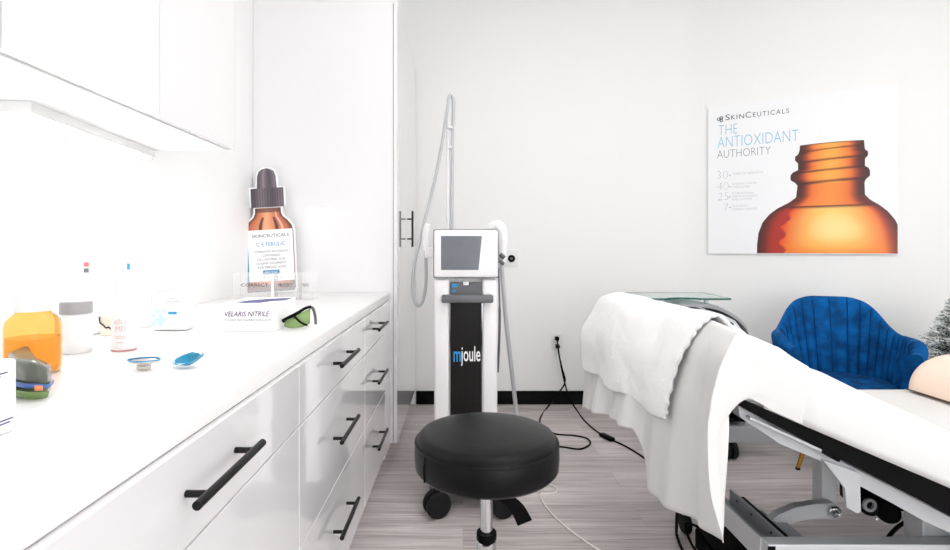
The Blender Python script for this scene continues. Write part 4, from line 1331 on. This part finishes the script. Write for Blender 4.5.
kp = MB(); kp.prism([(U(a, b, yt).x, U(a, b, yt).z) for a, b in [(690, 311.5), (704, 312.2), (704, 314.5), (690, 313.5)]], fxz, yt + 0.014, yt + 0.0195); kp.build('display', M['grey'], t)
kp = MB(); kp.prism([(U(a, b, yt).x, U(a, b, yt).z) for a, b in [(724, 318.5), (735, 323.5), (735, 327), (722, 323)]], fxz, yt + 0.014, yt + 0.0195); kp.build('key_row', M['ink_grey'], t)
# base
x0b, x1b = 1.15, 1.72
MB().box((x0b, yt, 0.093), (x1b, yt + 0.05, 0.178), 0.004).build('base_beam', M['silver'], t)
MB().box((x0b, yt + 0.30, 0.093), (x1b, yt + 0.35, 0.178), 0.004).build('base_beam', M['silver'], t)
for x in (x0b + 0.05, 1.55):
    MB().box((x, yt + 0.0505, 0.1), (x + 0.05, yt + 0.2995, 0.17)).build('base_tie', M['silver'], t)
    MB().box((x, yt + 0.15, 0.1705), (x + 0.05, yt + 0.2, 0.43), 0.003).build('upright', M['silver'], t)
MB().box((1.2, yt + 0.02, 0.20), (1.60, yt + 0.33, 0.285), 0.008).build('drawer_tray', M['black_plastic'], t)
MB().box((xl + 0.02, yt + 0.02, 0.285), (1.60, yt + 0.29, 0.32), 0.004).build('lower_shelf', M['silver'], t)
MB().box((U(662, 0, yt).x, yt + 0.03, 0.3205), (U(746, 0, yt).x, yt + 0.28, 0.40), 0.004).build('pedestal', M['light_silver'], t)
for x in (x0b + 0.06, U(731, 0, 2.84).x):
    for y in (yt + 0.022, yt + 0.325):
        c = MB().box((x - 0.02, y - 0.018, 0.05), (x + 0.02, y + 0.018, 0.0925), 0.004).build('castor', M['black_plastic'], t, True)
        for s in (-0.034, 0.004):
            w = MB().cyl((x + s, y, 0.05), (x + s + 0.03, y, 0.05), 0.05, seg=28).build('wheel', M['rubber'], c, True)
        MB().cyl((x - 0.036, y, 0.05), (x - 0.0341, y, 0.05), 0.036, seg=24).build('hub_cap', M['mid_grey'], c, True)
        
# ------------------------------------------------------------------ blue tub chair
CC, CR = Vector((2.058, 2.79, 0)), math.radians(-24)
t = thing('tub_chair', CC, 'royal blue velvet tub chair with channel-stitched back and gold legs', 'chair')
CM = Matrix.Translation(CC) @ Matrix.Rotation(CR, 4, 'Z') @ Matrix.Diagonal((0.94, 0.94, 0.99, 1))


def shell(phi, z, off):
    """phi from -1 (viewer's left arm front) through 0 (back) to 1; local front is -y"""
    a = phi * math.radians(128)
    e = 0.72
    sx, cy = math.sin(a), math.cos(a)
    x = 0.262 * math.copysign(abs(sx) ** e, sx)
    y = 0.235 * math.copysign(abs(cy) ** 0.85, cy)
    n = Vector((sx, cy, 0)).normalized()
    fl_ = (z - 0.40) * 0.16
    back = max(0, cy)
    P = Vector((x, y, z)) + n * (off + fl_ * 0.55 + back * (z - 0.4) * 0.14)
    return P


def htop(phi):
    q = abs(phi)
    return 0.885 - 0.185 * (0.45 * sstep(0.06, 0.38, q) + 0.55 * sstep(0.17, 0.5, q)) - 0.05 * sstep(0.72, 1.0, q)


NP = 300
rows = []
for i in range(NP + 1):
    phi = -1 + 2 * i / NP
    zt_ = htop(phi)
    gd = abs((phi * 13 + 0.5) % 1.0 - 0.5)
    rid = 0.018 * (1 - math.exp(-(gd / 0.16) ** 2))
    arm_w = 0.052 + 0.022 * sstep(0.5, 0.75, abs(phi))
    row = []
    for k in range(11):
        z = 0.30 + (zt_ - 0.03 - 0.30) * k / 10
        row.append(shell(phi, z, -rid * (1 - 0.96 * (k / 10) ** 3)))
    for k in range(1, 8):
        a = math.pi * k / 8
        row.append(shell(phi, zt_ - 0.03 + 0.03 * math.sin(a) + 0.0, arm_w * (0.5 - 0.5 * math.cos(a)) - 0.04 * rid * (1 - k / 8)))
    for k in range(9):
        z = zt_ - 0.03 + (0.27 - zt_ + 0.03) * k / 8
        row.append(shell(phi, z, arm_w - 0.012 * k / 8))
    rows.append([CM @ p for p in row])
mb = MB(); g = mb.grid(rows, True)
mb.bm.faces.new(g[0]); mb.bm.faces.new(g[-1][::-1])
mb.build('back_and_arms', M['velvet'], t, True, 70)


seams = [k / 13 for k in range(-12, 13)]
mb = MB()  # dark tubes along the seams stand in for the grooves' shade
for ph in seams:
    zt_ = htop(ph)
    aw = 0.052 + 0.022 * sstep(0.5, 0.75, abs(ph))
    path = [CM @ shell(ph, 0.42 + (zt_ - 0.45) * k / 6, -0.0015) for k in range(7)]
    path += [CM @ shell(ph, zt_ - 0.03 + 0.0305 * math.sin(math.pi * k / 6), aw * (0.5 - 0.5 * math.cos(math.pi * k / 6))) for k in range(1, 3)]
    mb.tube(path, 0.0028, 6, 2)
mb.build('seam_shade_lines', M['velvet_groove_shade'], t, True)


def super_ring(rx, ry, z, e=0.7, n=48, sh=0.0):
    out = []
    for k in range(n):
        a = 2 * math.pi * k / n
        out.append(CM @ Vector((rx * math.copysign(abs(math.cos(a)) ** e, math.cos(a)), sh + ry * math.copysign(abs(math.sin(a)) ** e, math.sin(a)), z)))
    return out


mb = MB()
sr = [super_ring(0.20, 0.20, 0.33, sh=-0.04), super_ring(0.225, 0.225, 0.345, sh=-0.045), super_ring(0.235, 0.235, 0.40, sh=-0.05), super_ring(0.232, 0.232, 0.445, sh=-0.05), super_ring(0.21, 0.21, 0.466, sh=-0.05), super_ring(0.12, 0.12, 0.476, sh=-0.04)]
g = mb.grid(sr, True); mb.bm.faces.new(g[0][::-1]); mb.bm.faces.new(g[-1])
mb.build('seat_cushion', M['velvet_dark'], t, True, 60)
mb = MB(); g = mb.grid([super_ring(0.25, 0.235, 0.27), super_ring(0.255, 0.24, 0.32)], True); mb.bm.faces.new(g[0][::-1]); mb.bm.faces.new(g[-1])
mb.build('underframe', M['velvet_dark'], t, True)
for sx in (-1, 1):
    for sy in (-1, 1):
        a, b = CM @ Vector((sx * 0.17, sy * 0.16, 0.28)), CM @ Vector((sx * 0.255, sy * 0.20, 0.008))
        lg = MB().cyl(b, a, 0.009, 0.017, 16).build('leg', M['gold'], t, True)
        MB().cyl((b.x, b.y, 0), (b.x, b.y, 0.0085), 0.012, seg=14).build('foot_cap', M['black_plastic'], lg, True)

# ------------------------------------------------------------------ flocked tree
tx, ty = 2.60, 2.70
t = thing('christmas_tree', (tx, ty, 0), 'small snow-flocked artificial fir tree beside the blue chair', 'tree')
MB().lathe([(0, 0), (0.075, 0), (0.095, 0.15), (0.088, 0.15), (0.085, 0.135), (0, 0.135)], (tx, ty, 0), 24).build('pot', M['pot'], t, True)
MB().cyl((tx, ty, 0.136), (tx, ty, 0.92), 0.014, 0.004, 10).build('trunk', M['bark'], t, True)
gm, sm_ = MB(), MB()
rnd = random.Random(11)
for i in range(420):
    f = (i / 420) ** 0.95
    z = 0.20 + 0.71 * f
    rr = min(0.15, (0.93 - z) * 0.52) + 0.008
    a = i * 2.399 + rnd.uniform(-0.2, 0.2)
    L = rr * rnd.uniform(0.85, 1.08)
    d = Vector((math.cos(a), math.sin(a), 0.28 + rnd.uniform(-0.1, 0.12))).normalized()
    s = Vector((-math.sin(a), math.cos(a), 0))
    o = Vector((tx, ty, z))
    gm.bar(o, o + d * L * 0.98, 0.003, 0.003)
    for k in range(22):
        q = 0.22 + 0.78 * k / 21
        for sg in (-1, 1):
            b0 = o + d * L * q
            nd_ = (d * 0.7 + s * sg * 0.8 + Vector((0, 0, rnd.uniform(-0.45, 0.5)))).normalized()
            ln = 0.026 * rnd.uniform(0.7, 1.2)
            tgt = sm_ if rnd.random() < 0.6 * q + 0.12 else gm
            w = 0.003 if tgt is gm else 0.004
            sd = nd_.cross(Vector((0, 0, 1))).normalized() * w
            u_ = Vector((0, 0, w))
            e_ = b0 + nd_ * ln
            tgt.add([b0 - sd, b0 + sd, b0 + u_, e_], [(0, 1, 3), (1, 2, 3), (2, 0, 3), (0, 2, 1)])
gm.build('needles', M['pine'], t)
sm_.build('snowy_tips', M['snow'], t)

# ------------------------------------------------------------------ camera, world, view
cam = bpy.data.cameras.new('camera')
cam.sensor_width = 36.0
cam.lens = 36.0 * F / 950.0
cam.shift_x = (475 - VX) / 950.0
cam.shift_y = (VY - 275) / 950.0
cam.clip_start = 0.02
co = bpy.data.objects.new('camera', cam)
co.location = (0, 0, H); co.rotation_euler = (math.radians(90), 0, 0)
C.objects.link(co)
sc_ = bpy.context.scene
sc_.camera = co
w = bpy.data.worlds.new('world'); sc_.world = w; w.use_nodes = True
w.node_tree.nodes['Background'].inputs['Color'].default_value = (1, 1, 1, 1)
w.node_tree.nodes['Background'].inputs['Strength'].default_value = 0.3
sc_.view_settings.view_transform = 'Standard'
sc_.view_settings.look = 'None'
sc_.view_settings.gamma = 1.0
sc_.view_settings.use_curve_mapping = False
sc_.view_settings.exposure = 0.78
sc_.cycles.max_bounces = 14
sc_.cycles.diffuse_bounces = 8
sc_.cycles.transmission_bounces = 12
sc_.cycles.use_denoising = True
